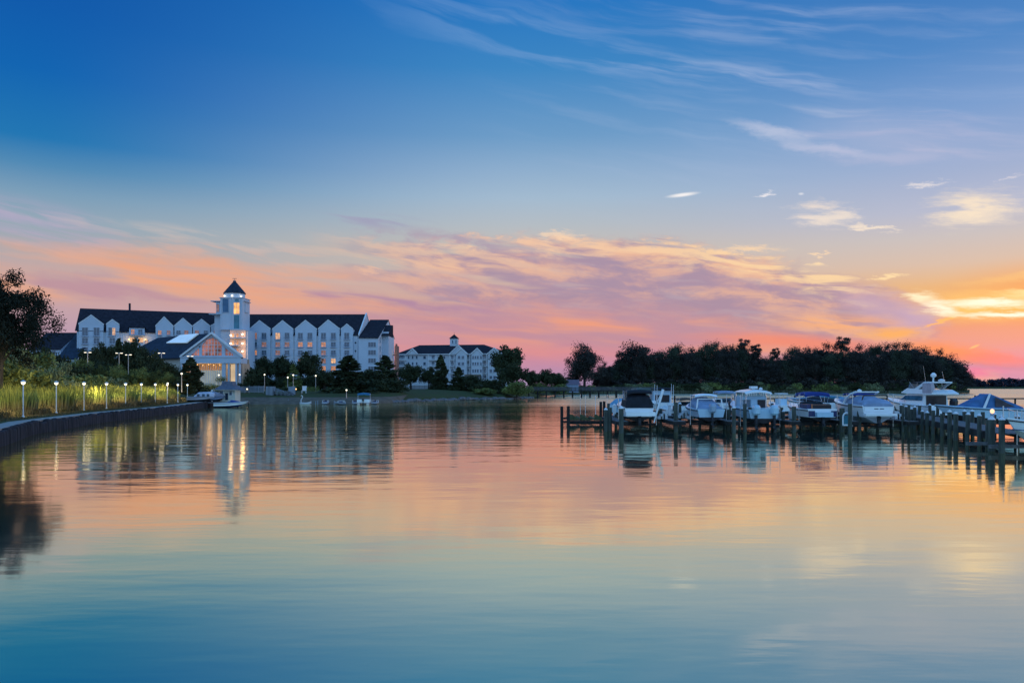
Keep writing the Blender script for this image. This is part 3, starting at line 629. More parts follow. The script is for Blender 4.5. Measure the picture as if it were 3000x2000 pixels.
tag(blades('marsh_grass', M_marsh, pts, lambda x, y, z: 1.7, 0.16, 9, 0.2), 'pale green marsh grass along the far shore', 'grass', kind='stuff')
# farther shore at the right edge
fb = MB(); fb.loft([[(300, 1460, -.5), (300, 1500, 3), (300, 1560, 6), (300, 1700, 6)], [(1700, 1400, -.5), (1700, 1440, 3), (1700, 1500, 6), (1700, 1700, 6)]], caps=False, closed=False)
tag(fb.build('far_shore_land', M_grass), kind='structure')
cs, rs = [], []
for i in range(1100):
    x = rnd.uniform(760, 1500); h = 13+2.2*math.sin(x*.021)+1.2*math.sin(x*.07+1)
    cs.append((x, 1480+rnd.uniform(0, 25), 2+rnd.uniform(0.1, 1)*h)); rs.append(rnd.uniform(3.2, 5.5))
fo = bpy.data.objects.new('distant_woods', leaf_cloud('distant_woods', leafmat('distant foliage', (0.035, 0.04, 0.06), (0.022, 0.026, 0.04), .03), cs, rs, 60, 1.5, 77)); C.objects.link(fo)  # bluish haze is put into the leaf colour
tag(fo, 'hazy low line of distant woods at the right horizon', 'woods', kind='stuff')
# ---------------------------------------------------------------- buildings
M_wall = mat('white clapboard', (0.56, 0.62, 0.70), 0.6, 0.03, 0.3, bump=0.05)
M_wall2 = mat('cream siding', (0.60, 0.64, 0.68), 0.65, 0.04, 0.3)
M_roof = mat('dark shingle roof', (0.028, 0.026, 0.036), 0.9, 0.25, 1.2, spec=0.12, bump=0.2)
M_roofb = mat('blue slate roof', (0.02, 0.035, 0.06), 0.75, 0.2, 1.0, spec=0.2)
M_frame = mat('window frame paint', (0.5, 0.55, 0.62), 0.5, 0.05, 2)
M_glass = mat('dark window glass', (0.03, 0.06, 0.09), 0.12, 0.4, 0.9, spec=0.9, c2=(0.09, 0.13, 0.17))
M_teal = mat('teal glazing', (0.02, 0.20, 0.28), 0.25, 0.2, 0.4, spec=0.7)
M_rail = mat('balcony rail paint', (0.40, 0.46, 0.56), 0.5, 0.05, 2)
def lit(name, c, es, var=0.25, sc=0.8): return mat(name, (0.3, 0.25, 0.2), 0.5, 0.1, 2, emit=c, es=es).copy() if False else mat(name, (0.25, 0.2, 0.15), 0.4, var, sc, emit=c, es=es)
M_lit = [lit('lamplit room', (1.0, 0.36, 0.10), 0.75, 0.38, 1.3), lit('dim lamplit room', (0.75, 0.27, 0.13), 0.45, 0.4, 1.1), lit('bright lamplit room', (1.0, 0.5, 0.2), 1.1, 0.35, 1.6)]
M_bulb = mat('white lamp glass', (0.9, 0.85, 0.7), 0.3, 0.0, 1, emit=(1.0, 0.86, 0.6), es=2.2)
M_bulbo = mat('warm lamp glass', (0.9, 0.7, 0.4), 0.3, 0.0, 1, emit=(1.0, 0.55, 0.2), es=2.2)
def light(loc_, e, c=(1.0, 0.78, 0.48), r=0.15, parent=None):
    l = bpy.data.lights.new('glow', 'POINT'); l.energy = e; l.color = c; l.shadow_soft_size = r*2.2
    o = bpy.data.objects.new('glow', l); C.objects.link(o); o.location = loc_
    if parent: o.parent = parent; o.location = Vector(loc_) - parent.location
    return o
class Wing:                                        # a facade plane from P0 to P1 on the ground plan; local x along it, y away from the viewer
    def __init__(s, P0, P1):
        s.P0 = Vector((*P0, 0)); s.t = (Vector((*P1, 0))-s.P0).normalized(); s.n = Vector((-s.t.y, s.t.x, 0)); s.ang = math.atan2(s.t.y, s.t.x)
        s.X = Matrix(((s.t.x, s.n.x, 0, s.P0.x), (s.t.y, s.n.y, 0, s.P0.y), (0, 0, 1, 0), (0, 0, 0, 1)))
    def s_(s, u, y=0.0):                           # local x seen at column u on the plane set back by y
        k = (u-CX)/F; p = s.P0+s.n*y; return (k*p.y-p.x)/(s.t.x-k*s.t.y)
    def d_(s, u, y=0.0): return (s.P0+s.n*y+s.t*s.s_(u, y)).y
    def z_(s, u, v, y=0.0): return zv(v, s.d_(u, y))
_wm = {}
def window(par, W, u, v, wp_, hp_, glass=None, y=-0.04, rail=False, panes=2, wm_=None, hm=None):
    """window centred at (u, v) on wing W; sizes in photo pixels"""
    d = W.d_(u, y); w = round((wm_ or wp_*d/F)*5)/5; h = round((hm or hp_*d/F)*5)/5; key = (w, h, panes)
    if key not in _wm:
        f = MB(); b = .09; f.box(-w/2, w/2, -.08, .06, h/2-b, h/2); f.box(-w/2, w/2, -.08, .06, -h/2, -h/2+b)
        f.box(-w/2, -w/2+b, -.077, .06, -h/2+b, h/2-b); f.box(w/2-b, w/2, -.077, .06, -h/2+b, h/2-b)
        for i in range(1, panes): x = -w/2+w*i/panes; f.box(x-.045, x+.045, -.07, .05, -h/2+b, h/2-b)
        f.box(-w/2-.1, w/2+.1, -.12, .05, -h/2-.08, -h/2-.002)
        p = MB(); p.box(-w/2+.03, w/2-.03, -.02, .03, -h/2+.03, h/2-.03)
        _wm[key] = (f.mesh('window', M_frame), p)
    fm, p = _wm[key]; o = bpy.data.objects.new('window', fm); C.objects.link(o); o.parent = par
    x = W.s_(u, y); P = W.X @ Vector((x, y, W.z_(u, v, y))); o.location = P-par.location; o.rotation_euler = (0, 0, W.ang)
    g = glass or M_glass; gk = (key, g.name)
    if gk not in _wm: _wm[gk] = p.mesh('pane', g)
    q = bpy.data.objects.new('pane', _wm[gk]); C.objects.link(q); q.parent = o
    if rail:
        rb = MB(); ww = w/2+.15; rb.box(-ww, ww, -.55, -.06, -h/2-.26, -h/2-.12)
        rb.box(-ww, ww, -.56, -.52, -h/2+.75, -h/2+.81)
        k = int(2*ww/.28)
        for i in range(k+1): xx = -ww+.02+(2*ww-.04)*i/k; rb.box(xx-.018, xx+.018, -.555, -.525, -h/2-.12, -h/2+.75)
        for sx_ in (-ww, ww-.04): rb.box(sx_, sx_+.04, -.52, -.06, -h/2+.75, -h/2+.8)
        key2 = (key, 'rail'); 
        if key2 not in _wm: _wm[key2] = rb.mesh('balcony', M_rail)
        r = bpy.data.objects.new('balcony', _wm[key2]); C.objects.link(r); r.parent = par; r.location = o.location; r.rotation_euler = o.rotation_euler
    return o
hotel = empty('hotel', (*at(690, 266)[:2], 2.8), 0, 'long white hotel with dark roofs, gabled dormers and a lit lookout tower', 'hotel')
HL = loc(hotel)
def zz(W, u, v, y=0): return W.z_(u, v, y)
# -- right wing
RW = Wing(at(733, 270)[:2], at(1053, 270)[:2]); X = HL @ RW.X
x0, x1 = -6.5, RW.s_(1053); ze = RW.z_(900, 981); hd = 13.5; zr = zv(922, 283.5)
wb_ = MB(); wb_.prism([(0, 1.5), (2*hd, 1.5), (2*hd, ze), (hd, zr-.05), (0, ze)], x0, x1, 'x')
wr = MB()
def roof_slab(mb, xa, xb, ya, za, yb, zb, th=.25, ext=.5):     # one slope from eave (ya,za) to ridge (yb,zb)
    dy, dz_ = yb-ya, zb-za; l = math.hypot(dy, dz_); ey, ez = ya-dy/l*ext, za-dz_/l*ext; nx, nz = -dz_/l*th, dy/l*th
    if yb < ya: nx, nz = dz_/l*th, -dy/l*th
    mb.prism([(ey, ez+.01), (yb, zb+.01), (yb, zb+abs(nz)+.01), (ey, ez+abs(nz)+.01)], xa, xb, 'x')
roof_slab(wr, x0-.2, x1-.35, 0, ze, hd, zr); roof_slab(wr, x0-.2, x1-.35, 2*hd, ze, hd, zr)
rake = MB()
rake.prism([(-.5, ze-.3), (hd, zr+.28), (2*hd+.5, ze-.3), (2*hd+.5, ze+.35), (hd, zr+.75), (-.5, ze+.35)], x1-.35, x1+.1, 'x')
def gable(W, mbw, mbr, ua, ub, up, vp, ve, yb=-.5, back=9, trim=None):
    a, b, p = W.s_(ua, yb), W.s_(ub, yb), W.s_(up, yb); ze_, zp = W.z_(up, ve, yb), W.z_(up, vp, yb)
    mbw.prism([(a, 1.6), (b, 1.6), (b, ze_), (p, zp), (a, ze_)], yb, .35, 'y')
    mbw.prism([(a, ze_-2.2), (b, ze_-2.2), (b, ze_), (p, zp), (a, ze_)], .35, back, 'y')
    for q, r_ in ((a, 1), (b, -1)):
        ex, ez = q-(p-q)*.03, ze_-(zp-ze_)*.03
        mbr.prism([(ex, ez+.03), (p, zp+.03), (p, zp+.3), (ex, ez+.3)], yb+.12, back, 'y')
    if trim:
        for q in (a, b):
            ex, ez = q-(p-q)*.04, ze_-(zp-ze_)*.04
            trim.prism([(ex, ez-.02), (p, zp+.03), (p, zp+.42), (ex, ez+.38)], yb-.1, yb+.1, 'y')
tr = MB()
for ua, ub, up, vp, ve in ((732.5, 791.5, 760, 941, 964), (798, 858.5, 827.5, 941, 965), (864.7, 927.3, 894.6, 940, 965), (932.5, 994.5, 961.5, 939, 964), (999, 1034, 1016, 951, 965)):
    gable(RW, wb_, wr, ua, ub, up, vp, ve, trim=tr)
# belts between floors and downpipes
for v in (998, 1022, 1046): tr.box(RW.s_(737), RW.s_(1034), -.56, -.5, RW.z_(890, v)-.08, RW.z_(890, v)+.08)
for u in (795, 861, 930, 996.5, 1046): tr.box(RW.s_(u)-.1, RW.s_(u)+.1, -.18, -.02, 2, ze-.4)
wb_.build('wall', M_wall, hotel, X); wr.build('roof', M_roof, hotel, X); rake.build('rake_trim', M_white, hotel, X); tr.build('gable_trim', M_white, hotel, X)
colsu = [746, 773.6, 813.8, 841, 880, 908, 947.7, 976.6, 1016]; rows = [984, 1009, 1033, 1057, 1079]
LIT = {(0, 0): 1, (2, 0): 2, (1, 1): 1, (2, 1): 1, (3, 1): 1, (4, 1): 0, (5, 1): 0, (6, 1): 0, (0, 2): 0, (2, 2): 1, (6, 2): 1, (6, 3): 1, (7, 3): 2, (6, 4): 0, (7, 4): 0, (1, 3): 1, (4, 3): 1}
for r, v in enumerate(rows):
    for c, u in enumerate(colsu):
        if r == 4 and c not in (5, 6, 7, 8): continue
        L_ = LIT.get((c, r)); window(hotel, RW, u, v, 14.5, 19 if r == 0 else 14, M_lit[L_] if L_ is not None else None, y=-.56, rail=(r < 3))
vt_ = MB()
for v in (1004, 1028): vt_.lathe([(0.35, 0), (0.35, 0.1)], n=10)
for v in (1004, 1028):
    o = MB().prism([(.32*math.cos(i*math.pi/5), .32*math.sin(i*math.pi/5)) for i in range(10)], -.06, .04, 'y').build('round_vent', M_roofb, hotel)
    o.location = RW.X @ Vector((RW.s_(1041.5), 0, RW.z_(1041.5, v))) - hotel.location
# -- end wing
EW = Wing(at(1053, 268)[:2], at(1108, 268)[:2]); X = HL @ EW.X
x1 = EW.s_(1108); ze = EW.z_(1080, 989); hy, by = 22, 36; zr = zv(938, 290)
w = MB().prism([(0, 1.5), (by, 1.5), (by, ze+2), (hy, zr-.05), (0, ze)], -.2, x1, 'x')
sx_ = EW.s_(1126, 6); w.box(x1-.1, x1+2.4, 8, 16, 1.5, zr-5.5)
rf = MB(); roof_slab(rf, -.3, x1+.15, 0, ze, hy, zr); roof_slab(rf, -.3, x1+.15, by, ze+2, hy, zr)
rf.prism([(6, zr-7), (15.8, zr-2.4), (18, zr-2.4), (18, zr-7)], x1-.05, x1+2.5, 'x')
w.build('wall', M_wall, hotel, X); rf.build('roof', M_roof, hotel, X)
for v in (1009, 1032, 1056, 1080): window(hotel, EW, 1090, v, 23, 15, None, y=-.06, panes=3)
# its end wall with lit balconies
SW_ = Wing((EW.P0+EW.t*(x1+.02)).to_2d(), (EW.P0+EW.t*(x1+.02)+EW.n*30).to_2d())
for i, z in enumerate((20.6, 17.4, 14.2, 11.0, 7.8)):
    for y_ in (3.5, 20, 24.5, 30):
        if y_ > 26 and i == 0: continue
        o = window(hotel, SW_, 1125, 1000, 10, 10, M_lit[2] if (y_ > 18 and i in (0, 1, 2)) else None, wm_=1.8, hm=2.0)
        P = SW_.X @ Vector((y_, -.06, z)); o.location = P-hotel.location
    bb_ = MB(); bb_.box(19, 32, -1.5, -.05, z-1.4, z-1.2); bb_.box(19, 32, -1.52, -1.46, z-.4, z-.32)
    for k_ in range(27): bb_.box(19.02+k_*.48, 19.07+k_*.48, -1.51, -1.47, z-1.2, z-.4)
    bb_.box(19, 19.2, -1.5, -1.3, z-1.4, z+1.8); bb_.box(31.8, 32, -1.5, -1.3, z-1.4, z+1.8)
    if i: bb_.build('balcony', M_white, hotel, HL @ SW_.X)
    if i in (0, 1, 2, 3):
        q = MB().lathe([(.02, -.2), (.2, -.1), (.2, .1), (.02, .2)], n=8).build('wall_lamp', M_bulb, hotel); P = SW_.X @ Vector((22.2, -.4, z+.9)); q.location = P-hotel.location
        light(tuple(SW_.X @ Vector((22.2, -1.0, z+.9))), 45, (1, .82, .6), .3, hotel)
cb = MB().box(0, 1.0, 0, 5, 1.5, 19.6); cb.box(.2, .8, 1, 1.9, 19.6, 20.4)
o = cb.build('stair_block', mat('rose brick', (0.30, 0.16, 0.13), 0.8, 0.2, 2), hotel); o.location = Vector(at(1156, 292, 0))-hotel.location
# -- left wing
LW = Wing(at(225, 250)[:2], at(650, 268)[:2]); X = HL @ LW.X
LX = LW.s_(652); hd = 13
def lz(u, v): return LW.z_(u, v)
ze = lz(300, 969); zr = LW.z_(300, 907, hd)
w = MB(); w.prism([(0, 1.5), (2*hd, 1.5), (2*hd, ze), (hd, zr-.05), (0, ze)], 0, LX, 'x')
rf = MB(); roof_slab(rf, -.5, LX, 0, ze, hd, zr, ext=.6); roof_slab(rf, -.5, LX, 2*hd, ze, hd, zr, ext=.6); tr = MB()
for ua, ub, up, vp, ve in ((231, 303, 267, 925, 950), (311.5, 349, 329, 938, 951)): gable(LW, w, rf, ua, ub, up, vp, ve, trim=tr)
for ua, ub, up, vp in ((456, 508, 480.6, 930), (511, 563, 536, 934), (565.5, 616, 590.5, 937), (618.5, 668, 643, 941)): gable(LW, w, rf, ua, ub, up, vp, 956, trim=tr, yb=-1.2)
a, b = LW.s_(379), LW.s_(424); w.box(a, b, -.9, 6, 1.6, lz(400, 961)); rf.box(a-.3, b+.3, -1.2, 5, lz(400, 961), lz(400, 961)+.25)
for u in (305, 362, 430, 509.5, 564, 617): tr.box(LW.s_(u)-.1, LW.s_(u)+.1, -.2, -.03, 2, ze-.5)
w.build('wall', M_wall, hotel, X); rf.build('roof', M_roof, hotel, X); tr.build('gable_trim', M_white, hotel, X)
for u, v, g in ((249, 971, None), (283, 971, None), (249, 998, None), (283, 998, None), (249, 1025, None), (326, 971, None), (329, 998, None)): window(hotel, LW, u, v, 16, 24 if v < 990 else 18, g, y=-.57, rail=v < 1000)
window(hotel, LW, 333.5, 971, 9, 22, M_lit[2], y=-.64)
window(hotel, LW, 389, 972, 11, 15, M_lit[0], y=-.97); window(hotel, LW, 411, 972, 12, 15, None, y=-.97)
window(hotel, LW, 388, 996, 14, 15, M_lit[2], y=-.97); window(hotel, LW, 412, 996, 14, 15, M_lit[2], y=-.97); window(hotel, LW, 430, 1000, 8, 12, M_lit[1], y=-.1)
for u, g in ((468, 0), (494, 1), (523, None), (546, 1), (577, 1), (603, None), (632, 1), (654, 2)): window(hotel, LW, u, 974, 11, 14, M_lit[g] if g is not None else None, y=-1.27, rail=True)
fl = MB(); a, b = LW.s_(374), LW.s_(428); zf = lz(400, 983); fl.box(a, b, -2.2, -.9, zf-.1, zf+.1); fl.box(a, b, -2.2, -2.12, zf+.9, zf+1)
for i in range(22): fl.box(a+(b-a)*i/22, a+(b-a)*i/22+.05, -2.18, -2.14, zf+.1, zf+.9)
fl.build('balcony', M_rail, hotel, X)
for u in (378, 427): 
    P = LW.X @ Vector((LW.s_(u), -1.6, lz(u, 995)))
    q = MB().lathe([(.02, -.25), (.25, -.1), (.25, .1), (.02, .25)], n=8).build('wall_lamp', M_bulbo, hotel); q.location = P-hotel.location
    light(tuple(P), 90, (1, .6, .25), .3, hotel)
o = MB().box(-.26, .26, -.26, .26, -3, 1.9).build('chimney', M_roofb, hotel); o.location = LW.X @ Vector((LW.s_(380, hd), hd, LW.z_(380, 904, hd)))-hotel.location
# annex roofs at the far left
for (ua, ub, v0_, v1_, m_, d) in ((82, 179, 976, 1022, M_roof, 252), (168, 228, 982, 1050, M_roofb, 246)):
    A = Wing(at(ua, d)[:2], at(ub, d)[:2]); x1 = A.s_(ub); ze = zv(v1_, d); zr = zv(v0_, d+10)
    w = MB().prism([(0, 1.5), (20, 1.5), (20, ze), (10, zr-.05), (0, ze)], .2, x1-.2, 'x')
    rf = MB(); roof_slab(rf, 0, x1, 0, ze, 10, zr); roof_slab(rf, 0, x1, 20, ze, 10, zr)
    w.build('annex_wall', M_wall, hotel, HL @ A.X); rf.build('annex_roof', m_, hotel, HL @ A.X)
    if m_ is M_roof:
        for u in (128, 143, 158): window(hotel, A, u, 1032, 10, 14, None, y=-.03)
# -- tower
TW = Wing(at(645, 260)[:2], at(729, 260)[:2]); X = HL @ TW.X; tx = TW.s_(711); td = 7
def tz(v): return zv(v, 260)
w = MB(); w.box(0, tx, 0, td, tz(965), tz(873)); w.box(-1.9, .1, 1.2, 8, tz(920), tz(884)); w.box(-2.6, .05, 1.6, 9, 1.5, tz(921)); w.box(.1, tx+1.2, .4, td+2, 1.5, tz(965)-.01)
w.box(tx-.1, tx+.3, 2, 5.5, tz(913), tz(888))
for u in (648, 675.5, 684, 703.5, 709.5): w.box(TW.s_(u)-.17, TW.s_(u)+.17, -.22, .01, tz(963), tz(875))
w.build('tower_wall', M_wall, hotel, X)
sl = MB(); sl.box(-3.6, .3, .6, 9, tz(882), tz(880)); sl.box(tx-.2, tx+.6, .6, 6.6, tz(881.5), tz(879.5)); sl.box(-.25, tx+.25, -.35, td+.3, tz(873), tz(871.4)); sl.box(-3.8, .5, -.4, 9, tz(921), tz(918.5)); sl.box(-.2, tx+.2, -.5, .1, tz(966.5), tz(963.5))
sl.build('tower_cornice', M_frame, hotel, X)
cx_, cy_ = TW.s_(676), 3.6; r8 = 3.7; dr = MB()
dr.lathe([(r8, tz(872)), (r8, tz(857.5))], cx_, cy_, 8); dr.build('drum', M_wall, hotel, X)
dr = MB(); dr.lathe([(r8+.25, tz(857.5)), (r8+.3, tz(856)), (.5, tz(821)), (.35, tz(820))], cx_, cy_, 8); dr.build('tower_roof', M_roofb, hotel, X)
dr = MB(); dr.lathe([(.55, tz(821)), (.6, tz(818.5)), (.3, tz(817)), (.06, tz(816)), (.06, tz(811))], cx_, cy_, 8); dr.box(cx_-.75, cx_+.75, cy_-.05, cy_+.05, tz(812.4), tz(811)); dr.build('weather_vane', mat('copper finial', (0.3, 0.2, 0.18), 0.5, 0.2, 3), hotel, X)
for u in (656, 680, 703):
    a_ = (u-675)/38; xx = cx_+a_*r8*1.2; yy = cy_-math.sqrt(max(.2, 1-(a_*1.05)**2))*r8*1.0-.25
    q = MB().lathe([(.02, -.28), (.3, -.12), (.3, .12), (.02, .28)], n=8).build('tower_lamp', M_bulb, hotel); P = TW.X @ Vector((xx, yy, tz(866.5))); q.location = P-hotel.location
    light(tuple(P+Vector((0, -.6, 0))), 7, (1, .86, .62), .3, hotel)
window(hotel, TW, 693.5, 903, 18, 34, lit('tower lamplight', (1.0, 0.44, 0.10), 1.5, .3, .5), y=-.1, panes=2)
window(hotel, TW, 693.5, 943, 20, 40, M_teal, y=-.1, panes=1); window(hotel, TW, 694, 879, 12, 8, M_teal, y=-.1, panes=1)
window(hotel, TW, 661, 895, 18, 40, mat('blue glazing', (0.06, 0.16, 0.28), 0.3, 0.15, .6), y=-.06, panes=1)
for u in (636, 640): window(hotel, TW, u, 902, 5, 24, M_lit[1], y=1.14, panes=1)
# lit stair hall under the tower
hb = MB(); hb.box(TW.s_(676, -2), TW.s_(722, -2), -2.6, .35, 1.5, tz(968)); hb.build('entry_wall', mat('lamplit peach wall', (0.60, 0.45, 0.38), 0.7, 0.05, .4), hotel, X)  # the lamps' orange light is put into the wall colour
eb = MB(); eb.box(TW.s_(722, -2)+.01, TW.s_(727, -2), -2.3, 4.0, 1.5, tz(972)); eb.box(TW.s_(668, -2), TW.s_(722, -2), -4.0, -2.55, tz(993), tz(990.5))
for v in (1015, 1038, 1060): eb.box(TW.s_(668, -2), TW.s_(704, -2), -4.0, -2.55, tz(v), tz(v-2))
eb.build('entry_balcony', M_wall, hotel, X)
for v in (982, 1004, 1027, 1050):
    for u in (683, 696): window(hotel, TW, u, v, 8, 14, M_lit[0], y=-2.66, panes=1)
for (u, v) in ((710, 979), (675.5, 1006), (710, 1006), (710, 1029), (710, 1052), (676, 982)):
    P = TW.X @ Vector((TW.s_(u, -3.0), -3.0, zv(v, TW.d_(u, -3.0)))); q = MB().lathe([(.02, -.3), (.34, -.12), (.34, .12), (.02, .3)], n=8).build('wall_lamp', M_bulb, hotel); q.location = P-hotel.location
    light(tuple(P+Vector((.3, -.7, 0))), 95, (1, .58, .28), .3, hotel)
# ---------------------------------------------------------------- glazed gable pavilion
pv = empty('pavilion', (*at(620, 190)[:2], 2.6), 0, 'white pavilion with big lit gable window, skylight and columned glass hall', 'building'); PL = loc(pv)
PW = Wing(at(533, 190)[:2], at(709, 190)[:2]); X = PL @ PW.X; S = PW.s_
def pz(v): return zv(v, 190)
sh = (-21.6, 17.0)                                 # the hall runs back and to the left
xa, xb, xp = S(536), S(706), S(622); zp, zE = pz(979.5), pz(1043)
fw = MB()
def frame_poly(mb, outer, y0, y1): mb.prism(outer, y0, y1, 'y')
# front gable wall built as bars round the three glazed openings
fw.prism([(xa, zE), (xp, zp), (xp, pz(991)), (S(560), pz(1040))], 0, .4, 'y') if False else None
win = {'main': [(592, 1041), (648, 1041), (648, 1010), (634, 995), (622, 990), (606, 995), (592, 1010)], 'left': [(560, 1041), (582, 1041), (582, 1018)], 'right': [(660, 1020), (681, 1037), (681, 1041), (660, 1041)]}
# solid backing slightly behind, then proud panels
fw.prism([(xa, zE), (xb, zE), (xp, zp)], .3, .7, 'y')
fw.prism([(S(x), pz(v)) for x, v in ((533, 1044), (559, 1044), (559, 1040), (591, 1012), (604, 993.5), (622, 987.5), (622, 978))], 0, .3, 'y')
fw.prism([(S(x), pz(v)) for x, v in ((622, 978), (622, 987.5), (636, 993.5), (649.5, 1010), (683, 1037), (683, 1044), (709, 1044))], 0, .3, 'y')
fw.box(S(583), S(591), 0, .29, pz(1041.5), pz(1013)); fw.box(S(649.5), S(658.5), 0, .29, pz(1041.5), pz(1015)); fw.box(S(559), S(683), 0, .29, pz(1046), pz(1041.5))
fw.build('gable_wall', M_wall, pv, X)
gt = MB()
for q, e in ((xa, -1), (xb, 1)):
    ex, ez = q-(xp-q)*.07, zE-(zp-zE)*.07; gt.prism([(ex, ez), (xp, zp+.05), (xp, zp+.6), (ex, ez+.55)], -.7, -.02, 'y')
gt.build('bargeboard', M_white, pv, X)
M_lg = lit('glowing red gable glass', (0.85, 0.22, 0.10), 0.55, .42, .45)  # red-orange glow set as emission in the glass
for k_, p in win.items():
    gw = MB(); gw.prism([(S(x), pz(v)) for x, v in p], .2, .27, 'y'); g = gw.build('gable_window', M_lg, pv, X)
    mu = MB(); us = [q[0] for q in p]; vs_ = [q[1] for q in p]
    def top_at(u):
        best = 1041
        for a_, b_ in zip(p, p[1:]+p[:1]):
            if min(a_[0], b_[0]) <= u <= max(a_[0], b_[0]) and a_[0] != b_[0]: best = min(best, a_[1]+(b_[1]-a_[1])*(u-a_[0])/(b_[0]-a_[0]))
        return best
    u = min(us)+8
    while u < max(us)-3: mu.box(S(u)-.06, S(u)+.06, .08, .2, pz(1041), pz(top_at(u))); u += 9.3
    for v in (1032, 1021, 1010, 1000):
        q = [u for u in range(int(min(us)), int(max(us))+1) if top_at(u) < v]
        if q: mu.box(S(q[0]), S(q[-1]), .09, .19, pz(v)-.06, pz(v)+.06)
    mu.build('mullion', M_white, g, None)
    g.children[0].data.transform(X)
bm_ = MB(); bm_.box(S(530), S(708), -.5, 4, pz(1064), pz(1047)); bm_.box(S(529), S(709), -.65, -.45, pz(1047), pz(1044.5)); bm_.build('entablature', M_wall, pv, X)
for u in (533, 654, 659, 671, 693, 703): MB().box(S(u)-.22, S(u)+.22, -.3, .3, 2.3, pz(1064)).build('column', M_wall, pv, X)
cl = MB()
for i in range(9): cl.box(S(655), S(671), -.1, 0, 3+i*.75, 3.06+i*.75)
cl.build('trellis', M_wall, pv, X)
hall = MB(); hall.box(S(536), S(706), 5.5, 6, 2.3, pz(1050)); hall.box(S(534), S(536), .5, 6, 2.3, pz(1064)); hall.box(S(706), S(708), .5, 6, 2.3, pz(1064)); hall.box(S(536), S(706), .5, 6, 2.2, 2.7)
hall.build('hall_wall', mat('warm interior wall', (0.6, 0.42, 0.28), 0.7, 0.15, .5), pv, X)
gl_ = MB(); gl_.box(S(672), S(690), 1.0, 1.1, 2.9, pz(1066)); gl_.build('lit_door_glass', lit('cream lit glass', (1.0, 0.72, 0.42), 0.75, .2, .2), pv, X)
gg = MB(); gg.box(S(566), S(652), 1.2, 1.3, 2.7, pz(1084)); g = gg.build('hall_glazing', mat('pale hall curtain', (0.6, 0.6, 0.5), 0.6, 0.15, .6, emit=(0.6, 0.52, 0.35), es=.35), pv, X)
mu = MB()
for i in range(14): x = S(566)+(S(652)-S(566))*i/13; mu.box(x-.05, x+.05, 1.05, 1.2, 2.7, pz(1066))
mu.build('hall_mullion', M_white, pv, X)
for u in (560, 574, 590, 607, 622, 640, 652):
    P = PW.X @ Vector((S(u), .9, pz(1068)+rnd.uniform(-.15, .1))); q = MB().lathe([(.02, -.12), (.16, 0), (.02, .12)], n=8).build('hall_lamp', M_bulbo, pv); q.location = P-pv.location
for u, e in ((570, 70), (600, 70), (630, 70), (681, 25)): light(tuple(PW.X @ Vector((S(u), 3.0, pz(1072)))), e, (1, .55, .22), .3, pv)
# long roof behind the gable with its skylight
pr = MB(); B_ = Vector((sh[0], sh[1], 0))
def lp(x, y, z): return Vector((x, y, z))
f1, f2, f3 = lp(xa-.6, -.3, zE-.3), lp(xp, -.3, zp+.3), lp(xb+.6, -.3, zE-.3)
g1, g2, g3 = f1+B_, f2+B_*1.0, f3+B_
gh = f1+B_*1.0+Vector((-6, 3, 0))
hipw = [f1, f2, g2, gh]; pr.quad(*hipw); pr.quad(f2, f3, g3, g2); pr.quad(gh, g2, g3); dn = Vector((0, 0, -.3))
pr.quad(f1, f1+dn, gh+dn, gh); pr.quad(f3, g3, g3+dn, f3+dn); pr.quad(*[p+dn for p in reversed(hipw)]); pr.quad(f1, f2, f2+dn, f1+dn)
pr.build('roof', M_roofb, pv, X)
pw = MB(); a1, a2, a3 = f1+Vector((.7, .6, 0)), gh+Vector((2.5, -.6, 0)), g3+Vector((-.7, -.6, 0)); ft = f3+Vector((-.7, .6, 0))
for p, q in ((a1, a2), (a2, a3), (a3, ft)): pw.quad((p.x, p.y, 2), (q.x, q.y, 2), (q.x, q.y, zE-.35), (p.x, p.y, zE-.35))
pw.build('side_wall', mat('cream hall siding', (0.5, 0.48, 0.42), 0.7, 0.05, .4), pv, X)
def on_slope(u, v, lift=.12):                     # where the ray at (u, v) meets the left slope
    n = (f2-f1).cross(gh-f1).normalized(); Xi = PW.X; o_ = Vector((0, 0, H)); r_ = Vector(((u-CX)/F, 1, (V0-v)/F))
    a_ = Xi @ f1; nw_ = (Xi.to_3x3() @ n).normalized(); t_ = (a_-o_).dot(nw_)/r_.dot(nw_); P = o_+r_*t_; return P + (nw_ if nw_.z > 0 else -nw_)*lift
sk = MB(); q = [on_slope(*p) for p in ((584, 979.5), (549, 1006), (490, 1006.5), (531, 984))]; q2 = [on_slope(*p, .42) for p in ((584, 979.5), (549, 1006), (490, 1006.5), (531, 984))]
sk.loft([[tuple(p) for p in q], [tuple(p) for p in q2]]); sk.build('skylight', mat('skylight glazing', (0.75, 0.85, 0.9), 0.25, 0.05, .5, emit=(0.45, 0.62, 0.75), es=.35), pv, PL)
